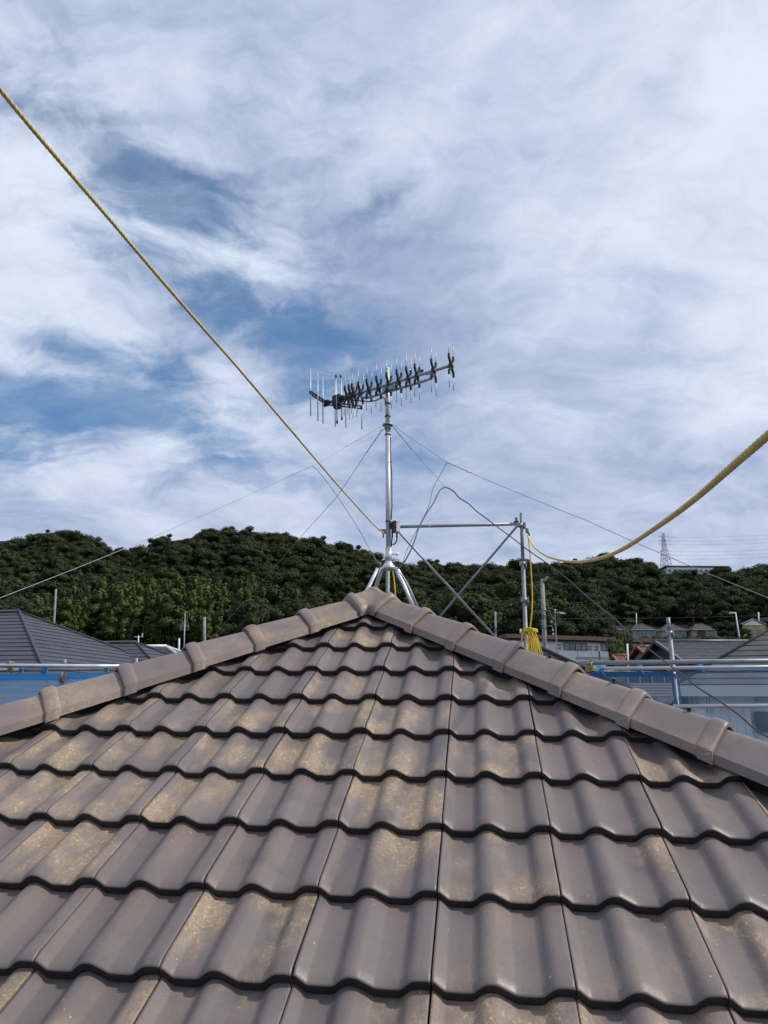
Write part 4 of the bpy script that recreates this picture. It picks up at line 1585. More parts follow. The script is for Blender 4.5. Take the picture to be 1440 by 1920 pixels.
# dark roof corner that peeps out behind the right hip
A = at(1008, 1213, 20.0)
hip_house('dark_corner_house', 'dark roof edge showing in a thin strip behind the right hip', A, -14, 3.0, 4.2, 0.55, gz(A.x, A.y) - 1, M_LIP, M_DARKWALL, 0.25, ridge_r=0.05)

# dim brick-grey house behind the right net, between the post and the hip
A = at(1205, 1268, 24)
oo, rd, fd, fr, fl = hip_house('low_grey_house', 'low grey walled house seen dimly through the right hand net', at(1225, 1262, 24.0), -6, 3.0, 2.6, 0.30, gz(5, 24) - 0.5, M_SLATE2, M_SLATE2, 0.3)
dk = fd
wc = at(1180, 1270, 21.3)
window(oo, at(1150, 1278, 21.35), 0.9, 0.45, rd, fd, 2, M_WFRAME, M_CURTAIN)
window(oo, at(1222, 1272, 21.0), 1.3, 0.30, rd, fd, 4, M_WFRAME, M_GLASS)


def gable_house(name, label, P, Q, depth_dir, half, slope, zground, rmat, wmat, step=0.3, waves=True, vergemat=None):
    """ridge P-Q; slopes fall along +-depth_dir"""
    P, Q = Vector(P), Vector(Q)
    o = thing(name, (P.x, P.y, zground), label, 'house')
    dd = Vector(depth_dir).normalized()
    e = Vector((0, 0, -half * slope))
    m_ = MB()
    rd_ = (Q - P).normalized()
    course_face(m_, P + dd * half + e, Q + dd * half + e, Q, P, step, 0.03)
    course_face(m_, Q - dd * half + e, P - dd * half + e, P, Q, step, 0.03)
    m_.build('roof', [rmat, M_LIP], o)
    if waves:
        # rolled rows of tiles on the slope that faces the eye, one run per tile column
        L_ = (Q - P).length
        n = int(L_ / 0.235)
        w_ = MB()
        for i in range(n + 1):
            a = P + rd_ * (L_ * i / n)
            w_.tube([a + UPV * 0.035, a + dd * half + e + UPV * 0.015], 0.030, 5, caps=False)
        x = w_.build('tile_rolls', rmat, o)
        x['kind'] = 'stuff'
    MB().tube([P - rd_ * 0.06 + UPV * 0.05, Q + rd_ * 0.06 + UPV * 0.05], 0.11, 8).build('ridge', rmat, o)
    for X, nm in ((P, 'verge'), (Q, 'verge')):
        v_ = MB()
        for s in (1, -1):
            a, b = X + UPV * 0.02, X + dd * (s * half) + e + UPV * 0.02
            d = (b - a).normalized()
            v_.box(a.lerp(b, 0.5), ((b - a).length, 0.18, 0.16), (d, rd_, d.cross(rd_)))
        v_.build(nm, vergemat or rmat, o)
    wi = half - 0.5
    for X, s in ((P, 1), (Q, -1)):
        a = X + rd_ * (0.5 * s)
        zt = a.z - 0.12
        pts = [a + dd * wi + UPV * (-wi * slope - 0.12), a + UPV * -0.14, a - dd * wi + UPV * (-wi * slope - 0.12),
               Vector((a.x - dd.x * wi, a.y - dd.y * wi, zground)), Vector((a.x + dd.x * wi, a.y + dd.y * wi, zground))]
        MB().prism(pts, rd_ * (0.15 * s)).build('gable_wall', wmat, o)
    for s in (1, -1):
        a, b = P + rd_ * 0.5 + dd * (wi * s), Q - rd_ * 0.5 + dd * (wi * s)
        zt = P.z - wi * slope - 0.14
        c = (a + b) / 2
        MB().box((c.x, c.y, (zt + zground) / 2), ((b - a).length, 0.15, zt - zground), (rd_, dd, UPV)).build('wall', wmat, o)
    return o


P, Q = at(1228, 1203, 50.0), at(1425, 1203.5, 51.5)
d_ = (Q - P).normalized()
gable_house('grey_tiled_house', 'house with a grey tiled gable roof right of the red roofs', P, Q, (d_.y, -d_.x, 0), 3.4, 0.5, gz(P.x, P.y) - 1, M_KAWARA, M_DARKWALL, 0.235)
P = at(1194, 1213, 58.0)
Q = at(1224, 1213, 58.6)
d_ = (Q - P).normalized()
gable_house('red_tiled_house', 'house with the taller red tiled gable next to the grey roof', P, Q, (d_.y, -d_.x, 0), 2.6, 0.75, gz(P.x, P.y) - 1, M_REDTILE, M_BEIGE, 0.3)
P = at(1149, 1229.5, 60.0)
Q = at(1182, 1229.5, 60.0)
gable_house('red_porch_house', 'lower red tiled roof in front of the leafy bush', P, Q, (0, -1, 0), 2.0, 0.45, gz(P.x, P.y) - 1, M_REDTILE, M_BEIGE, 0.3)


def white_block():
    Y0 = 84.0
    p, q = at(930, 1200, Y0), at(1252, 1201, Y0)
    zt = (p.z + q.z) / 2
    o = thing('white_apartment_block', ((p.x + q.x) / 2, Y0 + 4, gz(18, Y0)), 'long white two storey block with a maroon roof edge', 'apartment block')
    zg = gz(18, Y0) - 3
    MB().box(((p.x + q.x) / 2, Y0 + 4.0, (zt + zg) / 2), (q.x - p.x, 8.0, zt - zg)).build('wall', M_WHITE, o)
    r0, r1 = at(920, 1199.5, Y0 - 0.7).z, at(920, 1192, Y0 - 0.7).z
    MB().box(((p.x + q.x) / 2, Y0 + 3.9, (r0 + r1) / 2 + 0.02), (q.x - p.x + 1.2, 9.2, r1 - r0)).build('roof', M_FASCIA, o)
    sh = at(920, 1201.5, Y0 - 0.35)
    MB().box(((p.x + q.x) / 2, Y0 - 0.2, sh.z), (q.x - p.x + 0.6, 0.35, 0.10)).build('gutter', M_FRAME, o)
    for (x0, x1, y0, y1, n, g) in ((1037, 1086, 1205.5, 1220, 4, (M_CURTAIN, M_GLASS, M_CURTAIN, M_CURTAIN)), (1113, 1162, 1205, 1220, 4, (M_CURTAIN, M_CURTAIN, M_GLASS, M_GLASS)), (1190, 1220, 1204, 1217, 3, (M_GLASS, M_CURTAIN))):
        a, b = at(x0, y0, Y0), at(x1, y1, Y0)
        window(o, ((a.x + b.x) / 2, Y0 - 0.003, (a.z + b.z) / 2), b.x - a.x, a.z - b.z, Vector((1, 0, 0)), Vector((0, -1, 0)), n, M_FRAME, g)
    # brackets and meter boxes between the windows, a drain pipe, conduit lines
    for x, y in ((1091, 1212), (1104, 1212), (1091, 1217), (1104, 1217), (1029, 1210), (1029, 1216)):
        a = at(x, y, Y0)
        MB().box((a.x, Y0 - 0.12, a.z), (0.38, 0.22, 0.10)).build('bracket', M_CONC, o)
    a = at(1110, 1230, Y0)
    MB().tube([(a.x, Y0 - 0.12, at(1110, 1220, Y0).z), (a.x, Y0 - 0.12, zg)], 0.06, 6).build('drain_pipe', M_FRAME, o)
    a = at(1108, 1202, Y0)
    MB().box((a.x, Y0 - 0.06, (zt + zg) / 2), (0.12, 0.1, zt - zg)).build('pilaster', M_WHITE, o)
    for y in (1233, 1235.5):
        a, b = at(1062, y, Y0), at(1140, y - 1.5, Y0)
        MB().tube([(a.x, Y0 - 0.08, a.z), (b.x, Y0 - 0.08, b.z)], 0.03, 5).build('conduit', M_CONC, o)
    o.rotation_euler = (0, 0, R(13))
    a = at(1062, 1225, Y0)
    MB().tube([(a.x, Y0 - 0.5, at(1062, 1221, Y0).z), (a.x, Y0 - 0.5, zg)], 0.04, 6).build('handrail_post', M_FRAME, o)


white_block()


def bungalow(x0, x1, ytop, ybase, Y, label, wins, grp, flip=0):
    a, b = at(x0, ybase, Y), at(x1, ybase, Y)
    top = at((x0 + x1) / 2, ytop, Y)
    wd = b.x - a.x
    zg = a.z - 2.0
    eave = at(x0, ytop + (ybase - ytop) * 0.46, Y).z
    hw = 3.4
    slope = (top.z - eave) / hw
    rl = max(wd - 2 * hw, 0.6)
    A = Vector(((a.x + b.x) / 2 + rl / 2, Y + hw, top.z))
    o, rd, fd, fr, fl = hip_house('bungalow', label, A, 0, rl, hw, slope, zg, M_BROWNROOF, M_BEIGE, 0.5, over=0.55, ridge_r=0.16)
    o['group'] = grp
    wl = Y + 0.55
    for f0, f1, g in wins:
        x_, X_ = a.x + wd * f0, a.x + wd * f1
        z0, z1 = a.z + 0.25, eave - 0.35
        window(o, ((x_ + X_) / 2, wl - 0.003, (z0 + z1) / 2), X_ - x_, z1 - z0, Vector((1, 0, 0)), Vector((0, -1, 0)), 2, M_FRAME, g)
    return o


G = 'brown roofed bungalows at the foot of the hill'
bungalow(1130, 1172, 1168, 1194, 238, 'leftmost bungalow half hidden behind the hanging black cable', [(0.70, 0.86, M_CURTAIN)], G)
bungalow(1183, 1235, 1168, 1194, 236, 'brown roofed bungalow with an aerial pole behind it', [(0.30, 0.60, M_GLASS), (0.72, 0.95, M_GLASS)], G)
bungalow(1240, 1293, 1169, 1194, 238, 'brown roofed bungalow crossed by the short topped post', [(0.45, 0.66, M_GLASS), (0.72, 0.94, M_GLASS)], G)
bungalow(1268, 1305, 1168, 1190, 262, 'bungalow roof tucked behind two other bungalows', [], G)
bungalow(1297, 1350, 1168, 1194, 236, 'rightmost brown roofed bungalow left of the street lamp', [(0.22, 0.52, M_GLASS), (0.68, 0.95, M_CURTAIN)], G)
P, Q = at(1412, 1160, 243), at(1412, 1161, 255)
o = gable_house('yellow_house', 'yellow walled house with a pale gable at the far right', P, Q, (-1, 0, 0), 4.2, 0.42, at(1412, 1200, 243).z - 2, M_BROWNROOF, M_YELLOW, 0.6, waves=False, vergemat=M_WHITE)
for x in (1408, 1424):
    c = at(x, 1185, 243.3)
    window(o, c + Vector((0, -0.02, 0)), 1.6, 1.3, Vector((1, 0, 0)), Vector((0, -1, 0)), 2, M_FRAME, M_CURTAIN)
a = at(1412, 1168, 243.2)
MB().prism([a + Vector((-3.3, 0, -0.75)), a + Vector((3.3, 0, -0.75)), a + Vector((0, 0, 0.95))], (0, 0.08, 0)).build('pale_gable', M_WHITE, o)


def hilltop_block():
    Y0 = 425.0
    p, q = at(1250, 1062, Y0), at(1338, 1062, Y0)
    b = at(1250, 1082, Y0)
    o = thing('hilltop_building', ((p.x + q.x) / 2, Y0 + 5, b.z), 'long pale building on the hilltop beside the pylon', 'building')
    MB().box(((p.x + q.x) / 2, Y0 + 5, (p.z + b.z) / 2 - 0.5), (q.x - p.x, 10, p.z - b.z)).build('wall', M_WHITE, o)
    MB().box(((p.x + q.x) / 2 + 4, Y0 + 5, p.z + 0.1), (q.x - p.x + 10, 11, 0.7)).build('roof', M_FASCIA, o)
    n = 9
    for i in range(n):
        x = p.x + (q.x - p.x) * (i + 0.5) / n
        window(o, (x, Y0 - 0.003, p.z - 2.6), 1.9, 1.8, Vector((1, 0, 0)), Vector((0, -1, 0)), 2, M_FRAME, M_GLASS)


hilltop_block()
p, q = at(862, 1063, 440), at(926, 1063, 440)
o = thing('hilltop_building', p, 'thin pale roofline showing on the ridge behind the scaffold bay', 'building')
MB().box(((p.x + q.x) / 2, 446, p.z - 2.5), (q.x - p.x, 9, 5)).build('wall', M_BEIGE, o)
MB().box(((p.x + q.x) / 2, 446, p.z + 0.35), (q.x - p.x + 1, 10, 0.6)).build('roof', M_CONC, o)
p = at(4, 1018, 418)
o = thing('hilltop_hut', p, 'tiny roofed hut on the ridge at the far left', 'hut')
MB().box(p + Vector((0, 0, -2.0)), (5, 4, 4)).build('wall', M_BEIGE, o)
MB().box(p + Vector((1, 0, 0.3)), (7, 5, 0.5)).build('roof', M_FASCIA, o)

# pylon with power lines
Y0 = 520.0
pt_ = at(1243, 998, Y0); pb_ = at(1247, 1085, Y0)
o = thing('power_pylon', pb_, 'lattice steel power pylon on the skyline at right', 'pylon')
H = pt_.z - pb_.z
cx_ = pt_.x
def half_at(f): return 0.8 + 4.3 * max(0, f - 0.18) ** 1.15
m_ = MB()
for sx in (-1, 1):
    for sy in (-1, 1):
        pts = []
        for i in range(9):
            f_ = i / 8
            w_ = half_at(f_)
            pts.append((cx_ + (pb_.x - pt_.x) * 0 + sx * w_, Y0 + sy * w_, pt_.z - H * f_))
        m_.tube(pts, 0.22, 5)
m_.build('legs', M_PYLON, o)
m_ = MB()
for i in range(10):
    f0, f1 = i / 10, (i + 1) / 10
    w0, w1 = half_at(f0), half_at(f1)
    for sy in (-1, 1):
        m_.tube([(cx_ - w0, Y0 + sy * w0, pt_.z - H * f0), (cx_ + w1, Y0 + sy * w1, pt_.z - H * f1)], 0.13, 4)
        m_.tube([(cx_ + w0, Y0 + sy * w0, pt_.z - H * f0), (cx_ - w1, Y0 + sy * w1, pt_.z - H * f1)], 0.13, 4)
        m_.tube([(cx_ - w1, Y0 + sy * w1, pt_.z - H * f1), (cx_ + w1, Y0 + sy * w1, pt_.z - H * f1)], 0.13, 4)
m_.build('lattice', M_PYLON, o)
ARMS = (1005.5, 1013, 1020, 1033, 1040, 1047)
LINEWORD = dict(zip(ARMS, ('topmost', 'second highest', 'third highest', 'third lowest', 'second lowest', 'lowest')))
for y in ARMS:
    z = at(1243, y, Y0).z
    MB().tube([(cx_ - 3.4, Y0, z), (cx_ + 3.9, Y0, z)], 0.17, 5).tube([(cx_ - 3.3, Y0, z), (cx_ - 3.3, Y0, z - 0.9)], 0.16, 5).tube([(cx_ + 3.8, Y0, z), (cx_ + 3.8, Y0, z - 0.5)], 0.16, 5).build('crossarm', M_PYLON, o)
    a = Vector((cx_ + 3.8, Y0, z - 0.4))
    b = at(1470, y - 4.5, Y0 - 60)
    n = 16
    pts = [a.lerp(b, i / n) - UPV * (4 * (i / n) * (1 - i / n) * 0.9) for i in range(n + 1)]
    tag(MB().tube(pts, 0.06, 4).build('power_line', M_PYLON, None, a), '%s power line running right from the skyline pylon' % LINEWORD[y], 'power line', 'power lines from the pylon')


def pole(name, x0, y0, x1, y1, Y, r0, r1, label, mate, cat='pole', group=None):
    p, q = at(x0, y0, Y), at(x1, y1, Y)
    k = q - p
    o = thing(name, (q.x, Y, gz(q.x, Y)), label, cat, group)
    foot = Vector((q.x, q.y, gz(q.x, Y) - 0.5))
    MB().tube([p, q, foot], [r0, r1, r1 * 1.05], 10).build('shaft', mate, o)
    return o


pole('pole', 105, 1105, 101, 1172, 26.0, 0.032, 0.038, 'slim pale pole rising behind the broad left roof', M_CONC)
o = pole('utility_pole', 1016.5, 1086, 1022, 1216, 47.0, 0.125, 0.155, 'concrete utility pole with an arm beside the rope coil', M_CONC, 'utility pole')
a = at(1018, 1090, 46.9)
MB().tube([a + Vector((0.05, 0, -0.05)), a + Vector((0.25, 0, 0.22))], 0.07, 8).box(a + Vector((0.28, 0, 0.25)), (0.18, 0.14, 0.16)).build('arm', M_CONC, o)
for y in (1144, 1155, 1159, 1172, 1176):
    p = at(1019.5, y, 47.0)
    MB().tube([p - UPV * 0.03, p + UPV * 0.03], 0.17, 10).build('band', M_FRAME if y % 2 else M_GALV_OLD, o)
p = at(1020, 1148, 46.9)
MB().tube(smooth_path([p, p + Vector((0.3, 0, 0.1)), p + Vector((0.42, 0, -0.15)), p + Vector((0.55, 0, -0.45)), p + Vector((0.3, 0, -0.5))], 5), 0.02, 5).tube(
    smooth_path([p + Vector((0, 0, -0.9)), p + Vector((0.35, 0, -0.85)), p + Vector((0.5, 0, -1.0)), p + Vector((0.5, 0, -1.5))], 5), 0.02, 5).build('cable_loop', M_GALV_OLD, o)
for q in ((0.45, -0.6), (0.5, -1.1), (0.52, -1.35)):
    MB().box(p + Vector((q[0], 0, q[1])), (0.09, 0.09, 0.12)).build('insulator', M_WHITEBOX, o)
o = thing('street_lamp', at(1041, 1200, 60), 'curved arm street lamp right of the concrete pole', 'street lamp')
b = at(1041, 1160, 60)
MB().tube(smooth_path([Vector((b.x, 60, gz(b.x, 60))), b, at(1041.5, 1151, 60), at(1045, 1149, 60), at(1057, 1149, 60)], 6), 0.05, 7).build('arm', M_GALV, o)
MB().box(at(1055, 1150, 60), (0.45, 0.16, 0.09)).build('lamp_head', M_WHITEBOX, o)
o = pole('street_lamp', 1379, 1148, 1386, 1193, 220, 0.16, 0.2, 'pale street lamp left of the yellow house', M_WHITEBOX, 'street lamp')
MB().box(at(1373, 1149, 220), (1.7, 0.5, 0.45)).build('lamp_head', M_WHITEBOX, o)
o = pole('utility_pole', 928.5, 1147, 929.5, 1200, 95, 0.12, 0.15, 'distant utility pole above the middle of the right hip', M_CONC, 'utility pole', 'distant utility poles')
p = at(931, 1182, 94.9)
MB().box(p, (0.9, 0.1, 0.1)).box(p + UPV * 0.35, (0.6, 0.1, 0.08)).build('crossarm', M_FRAME, o)
p = at(976, 1184, 94)
o = thing('insulator', p, 'white insulator hanging on the lines left of the rope coil', 'insulator')
MB().tube([p - UPV * 0.3, p + UPV * 0.3], 0.09, 8).tube([p - UPV * 0.12, p - UPV * 0.05], 0.16, 8).tube([p + UPV * 0.05, p + UPV * 0.12], 0.16, 8).build('body', M_WHITEBOX, o)
pole('utility_pole', 383.5, 1157, 383, 1206, 70, 0.13, 0.16, 'concrete pole standing over the left hip before the woods', M_CONC, 'utility pole')
o = pole('aerial_pole', 347, 1150, 345, 1212, 48, 0.03, 0.04, 'house aerial pole with small crossbars over the left hip', M_GALV, 'aerial')
for y, w_ in ((1175, 0.45), (1180, 0.5), (1165, 0.3)):
    p = at(346, y, 48)
    MB().box(p, (w_, 0.03, 0.03)).box(p + Vector((-w_ / 2, 0, 0.1)), (0.025, 0.025, 0.35)).box(p + Vector((w_ / 2, 0, 0.1)), (0.025, 0.025, 0.35)).build('crossbar', M_GALV, o)
pole('pole', 336, 1197, 335.5, 1214, 46, 0.05, 0.06, 'stubby pale pole left of the house aerial', M_WHITEBOX)
o = pole('aerial_pole', 259.5, 1192, 259.5, 1215, 60, 0.05, 0.05, 'small white topped aerial above the slate wing roof', M_WHITEBOX, 'aerial')
p = at(259.5, 1194, 60)
MB().box(p, (0.7, 0.05, 0.05)).box(p + Vector((0.3, 0, 0.15)), (0.08, 0.05, 0.3)).build('crossbar', M_WHITEBOX, o)
pole('aerial_pole', 1193, 1150, 1193.5, 1172, 240, 0.12, 0.14, 'thin aerial pole behind a bungalow roof', M_WHITEBOX, 'aerial')
pole('aerial_pole', 1422, 1148, 1423, 1165, 250, 0.2, 0.2, 'pale pole on the roof of the yellow house', M_WHITEBOX, 'aerial')
pole('aerial_pole', 1176, 1207, 1178, 1246, 52, 0.06, 0.06, 'slim pale pole in front of the leafy bush', M_WHITEBOX, 'pole')
pole('aerial_pole', 1165, 1041, 1165, 1052, 425, 0.12, 0.12, 'hair thin mast on the wooded skyline', M_GALV, 'mast')
for (x0, y0, x1, y1, Ya, Yb, lab) in ((600, 1172, 1010, 1158, 95, 60, 'faint overhead line crossing the woods left of the concrete pole'), (935, 1188, 1016, 1180, 95, 50, 'overhead line from the distant pole to the concrete pole'),
                                      (935, 1193, 1016, 1187, 95, 50, 'lower overhead line from the distant pole to the concrete pole'), (1024, 1160, 1520, 1148, 50, 120, 'overhead line running right above the bungalows'),
                                      (200, 1170, 383, 1166, 75, 70, 'overhead line ending at the pole over the left hip')):
    a, b = at(x0, y0, Ya), at(x1, y1, Yb)
    pts = [a.lerp(b, i / 14) - UPV * (4 * (i / 14) * (1 - i / 14) * 0.25) for i in range(15)]
    tag(MB().tube(pts, 0.008, 4).build('overhead_line', M_FRAME, None, a), lab, 'cable', 'overhead lines')

# ------------------------------------------------------------------ trees


def leaf_cloud(lobes, rs, per, size, flat=0.55):
    """leaf-clump quads scattered over lobes + a rough inner body; numpy arrays of verts and quads"""
    V_, F_ = [], []
    nv = 0
    for (c, rad) in lobes:
        c = np.array(c); rad = np.array(rad)
        n = int(per * (rad[0] * rad[1]) ** 0.5)
        d = rs.normal(size=(n, 3))
        d[:, 2] = np.abs(d[:, 2]) * 1.1 - 0.35 * rs.random(n)
        d /= np.linalg.norm(d, axis=1)[:, None]
        pos = c + d * rad * (0.86 + 0.22 * rs.random((n, 1)))
        nrm = d / rad
        nrm /= np.linalg.norm(nrm, axis=1)[:, None]
        nrm = nrm + rs.normal(size=(n, 3)) * 0.26
        nrm[:, 2] += 0.25
        nrm /= np.linalg.norm(nrm, axis=1)[:, None]
        t_ = np.cross(nrm, rs.normal(size=(n, 3)))
        t_ /= np.linalg.norm(t_, axis=1)[:, None]
        b_ = np.cross(nrm, t_)
        sz = size * (0.55 + 0.8 * rs.random((n, 1)))
        asp = 0.55 + 0.5 * rs.random((n, 1))
        q = np.stack([pos - t_ * sz, pos - b_ * sz * asp, pos + t_ * sz, pos + b_ * sz * asp], 1)
        V_.append(q.reshape(-1, 3))
        F_.append(np.arange(n * 4).reshape(-1, 4) + nv)
        nv += n * 4
        # inner body
        nu, nw = 7, 4
        vb = []
        for j in range(nw + 1):
            th = math.pi * j / nw
            for i in range(nu):
                ph = 2 * math.pi * i / nu
                vb.append(c + np.array([math.sin(th) * math.cos(ph), math.sin(th) * math.sin(ph), math.cos(th)]) * rad * 0.74)
        V_.append(np.array(vb))
        f = []
        for j in range(nw):
            for i in range(nu):
                f.append((nv + j * nu + i, nv + (j + 1) * nu + i, nv + (j + 1) * nu + (i + 1) % nu, nv + j * nu + (i + 1) % nu))
        F_.append(np.array(f))
        nv += len(vb)
    return np.concatenate(V_), np.concatenate(F_)


def broadleaf(seed, per=30, size=0.42):
    rs = np.random.RandomState(seed)
    n = rs.randint(9, 17)
    rad = 4.2 + 0.9 * rs.random()
    lobes = [((0, 0, 6.2), (2.4, 2.4, 2.2))]
    for i in range(n):
        a = 2 * math.pi * (i + rs.random()) / n
        r_ = rad * (0.35 + 0.45 * rs.random())
        z = 6.9 - 0.24 * r_ ** 2 * (0.5 + 0.4 * rs.random()) + rs.normal() * 0.7
        s = 0.85 + 1.25 * rs.random() ** 1.4
        lobes.append(((r_ * math.cos(a), r_ * math.sin(a), z), (s * 1.1, s * 1.1, s * 0.85)))
    for i in range(4):
        a = rs.random() * 6.28
        r_ = rad * (0.5 + 0.2 * rs.random())
        lobes.append(((r_ * math.cos(a), r_ * math.sin(a), 3.2 + rs.random()), (1.7, 1.7, 1.3)))
    return leaf_cloud(lobes, rs, per, size)


def bamboo(seed):
    rs = np.random.RandomState(seed)
    lobes = []
    for k in range(7):
        a = rs.random() * 6.28
        r_ = 1.9 * rs.random() ** 0.5
        h = 7.5 + 2.5 * rs.random()
        lean = rs.normal(size=2) * 0.7
        for j in range(4):
            f_ = 0.4 + 0.2 * j
            s = 0.95 - 0.17 * j
            lobes.append(((r_ * math.cos(a) + lean[0] * f_ * f_, r_ * math.sin(a) + lean[1] * f_ * f_, h * f_), (s, s, 1.0)))
    return leaf_cloud(lobes, rs, 62, 0.20)


def np_mesh(name, v, f, mate):
    me = bpy.data.meshes.new(name)
    me.vertices.add(len(v))
    me.vertices.foreach_set('co', np.ascontiguousarray(v, dtype=np.float32).ravel())
    me.loops.add(f.size)
    me.loops.foreach_set('vertex_index', np.ascontiguousarray(f, dtype=np.int32).ravel())
    me.polygons.add(len(f))
    me.polygons.foreach_set('loop_start', np.arange(0, f.size, 4, dtype=np.int32))
    me.update(calc_edges=True)
    me.materials.append(mate)
    return me


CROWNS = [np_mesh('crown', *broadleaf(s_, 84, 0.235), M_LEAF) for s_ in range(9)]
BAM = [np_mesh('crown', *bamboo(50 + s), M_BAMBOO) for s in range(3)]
TRUNK = MB().tube([(0, 0, -1.5), (0.1, 0, 2.0), (0.0, 0.1, 5.5)], [0.32, 0.25, 0.12], 6).tube([(0.05, 0, 2.8), (1.5, 0.5, 5.0)], [0.14, 0.07], 5).tube([(0.05, 0.05, 3.2), (-1.4, -0.3, 5.2)], [0.13, 0.06], 5)
tm = bpy.data.meshes.new('trunk'); tm.from_pydata(TRUNK.v, [], TRUNK.f); tm.materials.append(M_BARK)
CULM = MB()
for k in range(6):
    a = k * 1.05
    CULM.tube([(0.9 * math.cos(a), 0.9 * math.sin(a), -1), (1.0 * math.cos(a), 1.0 * math.sin(a), 5.5)], 0.06, 4)
cm = bpy.data.meshes.new('culms'); cm.from_pydata(CULM.v, [], CULM.f); cm.materials.append(M_BAMBOO)


def tree(loc, rz, sc, crown, trunk, name, label, group, tname='trunk', cat='tree'):
    o = bpy.data.objects.new(name, None)
    o.empty_display_size = 0.5
    COL.objects.link(o)
    o.location = loc
    o.rotation_euler = (0, 0, rz)
    o.scale = sc
    tag(o, label, cat, group)
    for me, nm in ((crown, 'crown'), (trunk, tname)):
        c_ = bpy.data.objects.new(nm, me)
        COL.objects.link(c_)
        c_.parent = o
    return o


def px_of(p):
    p = Vector(p) - EYE
    w_ = p.dot(CAM_FWD)
    return 720 + 1403.2 * p.dot(CAM_RIGHT) / w_, 960 + 1403.2 * p.dot(CAM_DOWN) / w_


def forest():
    rs = random.Random(11)
    cells = {}
    pts = []
    tries = 0
    while tries < 34000:
        tries += 1
        y = rs.uniform(160, 437)
        a = rs.uniform(-0.60, 0.60)
        x = a * y
        if y < 264 and a > 0.285:
            continue
        if y > 388 and 0.360 < a < 0.448:
            continue
        dmin = rs.uniform(5.6, 7.6)
        k = (int(x // 8), int(y // 8))
        ok = True
        for i in (-1, 0, 1):
            for j in (-1, 0, 1):
                for q in cells.get((k[0] + i, k[1] + j), ()):
                    if (q[0] - x) ** 2 + (q[1] - y) ** 2 < dmin * dmin:
                        ok = False
        if ok:
            cells.setdefault(k, []).append((x, y))
            pts.append((x, y))
    pts.sort(key=lambda p: p[1] * (1.0 + 0.08 * rs.random()))
    near, rest = [], []
    nb = 0
    for (x, y) in pts:
        z = gz(x, y)
        px, py = px_of((x, y, z + 5))
        if not (-60 < px < 1500):
            rest.append((x, y, z, 0)); continue
        # the bamboo grove low on the left; trees hidden behind our own roof are left out
        hip_y = 1108 + (690 - px) * 0.315 if px < 690 else 1108 + (px - 690) * 0.40
        top_y = px_of((x, y, z + 9.5))[1]
        if top_y > hip_y + 6 or (px < 200 and top_y > 1225):
            continue
        inb = (140 < px < 410 and 1112 + 22 * math.sin(px * 0.03) < py < 1230)
        if inb and nb < 90:
            near.append((x, y, z, 1)); nb += 1
            for k_ in range(2):
                if nb < 120:
                    x2, y2 = x + rs.uniform(-4, 4), y + rs.uniform(-4, 4)
                    near.append((x2, y2, gz(x2, y2), 1)); nb += 1
        elif len(near) - nb < 285:
            near.append((x, y, z, 0))
        else:
            rest.append((x, y, z, 0))
    for (x, y, z, b) in near:
        s = rs.uniform(0.72, 1.12) if rs.random() < 0.68 else rs.uniform(1.15, 1.6)
        if b:
            for q in range(1):
                tree((x, y, z - 0.6), rs.uniform(0, 6.28), (s * 1.25, s * 1.25, s * 1.05), rs.choice(BAM), cm, 'bamboo_clump', 'pale green bamboo clump in the grove low on the wooded hill', 'bamboo clumps low on the hill', 'culms', 'bamboo')
        else:
            tree((x, y, z - 0.9), rs.uniform(0, 6.28), (s, s, s * rs.uniform(0.85, 1.45)), rs.choice(CROWNS), tm, 'hillside_tree', 'dark green broadleaf tree in the dense woods covering the hill', 'trees on the lower wooded hill')
    # the remaining, farther woods: one object whose points carry the same crowns
    me = bpy.data.meshes.new('hill_woods')
    me.vertices.add(len(rest))
    me.vertices.foreach_set('co', np.array([(x, y, z - 0.9) for x, y, z, b in rest], dtype=np.float32).ravel())
    at_s = me.attributes.new('grow', 'FLOAT', 'POINT')
    at_r = me.attributes.new('turn', 'FLOAT', 'POINT')
    at_i = me.attributes.new('pick', 'INT', 'POINT')
    at_s.data.foreach_set('value', [rs.uniform(0.75, 1.15) if rs.random() < 0.65 else rs.uniform(1.15, 1.6) for _ in rest])
    at_r.data.foreach_set('value', [rs.uniform(0, 6.28) for _ in rest])
    at_i.data.foreach_set('value', [rs.randrange(len(CROWNS)) for _ in rest])
    o = bpy.data.objects.new('hill_woods', me)
    COL.objects.link(o)
    tag(o, 'dense dark green woods running up the hill to the skyline', 'woods', kind='stuff')
    ng = bpy.data.node_groups.new('woods', 'GeometryNodeTree')
    ng.interface.new_socket('Geometry', in_out='INPUT', socket_type='NodeSocketGeometry')
    ng.interface.new_socket('Geometry', in_out='OUTPUT', socket_type='NodeSocketGeometry')
    gi, go = ng.nodes.new('NodeGroupInput'), ng.nodes.new('NodeGroupOutput')
    jn = ng.nodes.new('GeometryNodeJoinGeometry')
    for k_ in reversed(range(len(CROWNS))):
        src = next(q for q in bpy.data.objects if q.data == CROWNS[k_] and q.name.startswith('crown'))
        oi = ng.nodes.new('GeometryNodeObjectInfo')
        oi.transform_space = 'ORIGINAL'
        oi.inputs['Object'].default_value = src
        oi.inputs['As Instance'].default_value = True
        ng.links.new(oi.outputs['Geometry'], jn.inputs[0])
    ip = ng.nodes.new('GeometryNodeInstanceOnPoints')
    ip.inputs['Pick Instance'].default_value = True

    def named(nm, typ):
        q = ng.nodes.new('GeometryNodeInputNamedAttribute')
        q.data_type = typ
        q.inputs['Name'].default_value = nm
        return q.outputs['Attribute']
    cmb = ng.nodes.new('ShaderNodeCombineXYZ')
    ng.links.new(named('turn', 'FLOAT'), cmb.inputs[2])
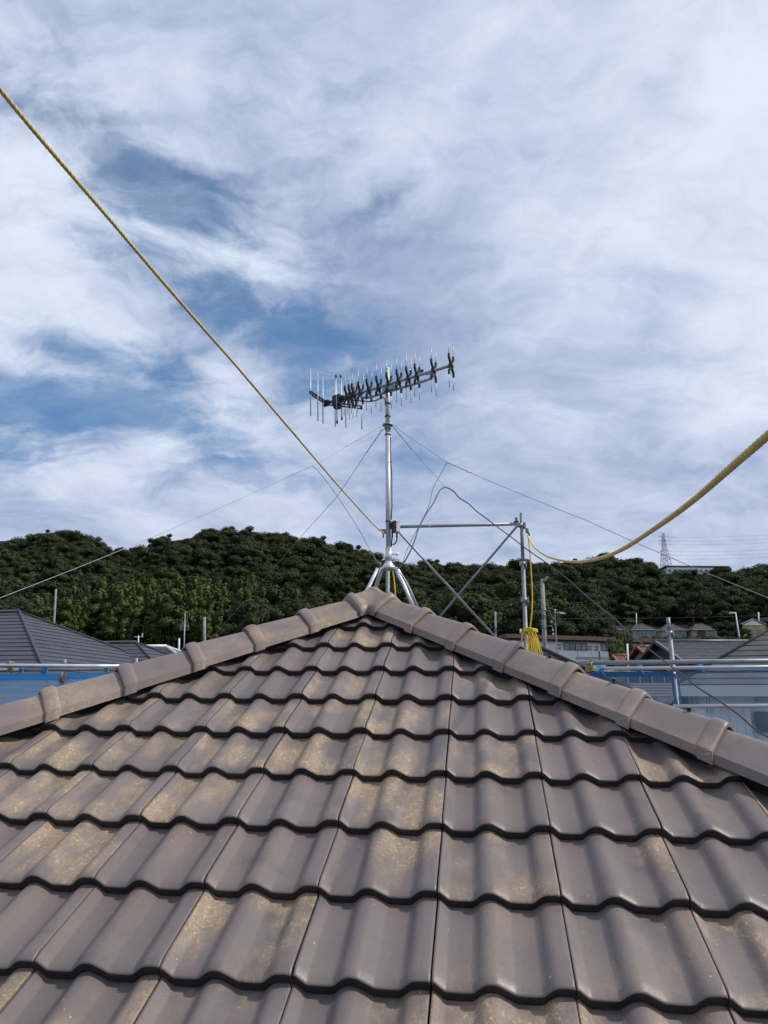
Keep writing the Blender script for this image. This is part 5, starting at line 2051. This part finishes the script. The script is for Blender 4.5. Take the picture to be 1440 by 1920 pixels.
    ng.links.new(gi.outputs[0], ip.inputs['Points'])
    ng.links.new(jn.outputs[0], ip.inputs['Instance'])
    ng.links.new(named('pick', 'INT'), ip.inputs['Instance Index'])
    ng.links.new(cmb.outputs[0], ip.inputs['Rotation'])
    ng.links.new(named('grow', 'FLOAT'), ip.inputs['Scale'])
    ng.links.new(ip.outputs[0], go.inputs[0])
    md = o.modifiers.new('woods', 'NODES')
    md.node_group = ng
    print('trees', len(near), len(rest))


forest()
# bigger trees on the near slope, right of the posts, and shrubs among the houses
rs = random.Random(5)
for i, (x, y, Y, s, lab) in enumerate(((1075, 1178, 150, 0.95, 'spreading dark tree behind the concrete utility pole'), (1110, 1184, 152, 0.85, 'dark tree right of the curved street lamp'), (1046, 1186, 140, 0.8, 'dark tree under the curved street lamp'),
                                       (1000, 1180, 170, 0.9, 'dark tree behind the yellow rope coil'), (1136, 1192, 165, 0.6, 'small dark tree left of the leftmost bungalow'), (1362, 1186, 228, 0.85, 'bushy tree left of the pale street lamp'),
                                       (1394, 1190, 225, 0.55, 'low dark bush before the yellow house'), (930, 1178, 180, 1.0, 'dark tree behind the distant utility pole'))):
    p = at(x, y, Y)
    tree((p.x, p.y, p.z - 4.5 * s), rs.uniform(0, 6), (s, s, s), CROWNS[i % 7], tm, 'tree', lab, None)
for i, (x, y, Y, s, lab) in enumerate(((1156, 1228, 66, 0.34, 'leafy green bush left of the taller red roof'), (1177, 1219, 68, 0.30, 'leafy bush top behind the lower red roof'), (1150, 1238, 64, 0.26, 'low leafy bush beside the lower red roof'))):
    p = at(x, y, Y)
    tree((p.x, p.y, p.z - 5.0 * s), i, (s, s, s), BAM[i], cm, 'leafy_bush', lab, None, 'culms', 'bush')


def scrub():
    VV, FF = [], []
    nv = 0
    r2 = np.random.RandomState(9)
    for i in range(150):
        px = r2.uniform(1130, 1445)
        Y = r2.uniform(205, 229)
        p = at(px, 1199, Y)
        v, f = leaf_cloud([((0, 0, 0.3), (1.3, 1.3, 0.95)), ((0.9, 0.2, 0.1), (1.0, 1.0, 0.7))], r2, 22, 0.4)
        zz = at(px, 1194.5 + r2.uniform(0, 7), Y).z - 0.9
        VV.append(v + np.array([p.x, Y, zz])); FF.append(f + nv); nv += len(v)
    o = bpy.data.objects.new('scrub_hedge', np_mesh('scrub_hedge', np.concatenate(VV), np.concatenate(FF), M_LEAF))
    COL.objects.link(o)
    tag(o, 'band of green scrub below the row of bungalows', 'scrub', kind='stuff')


scrub()
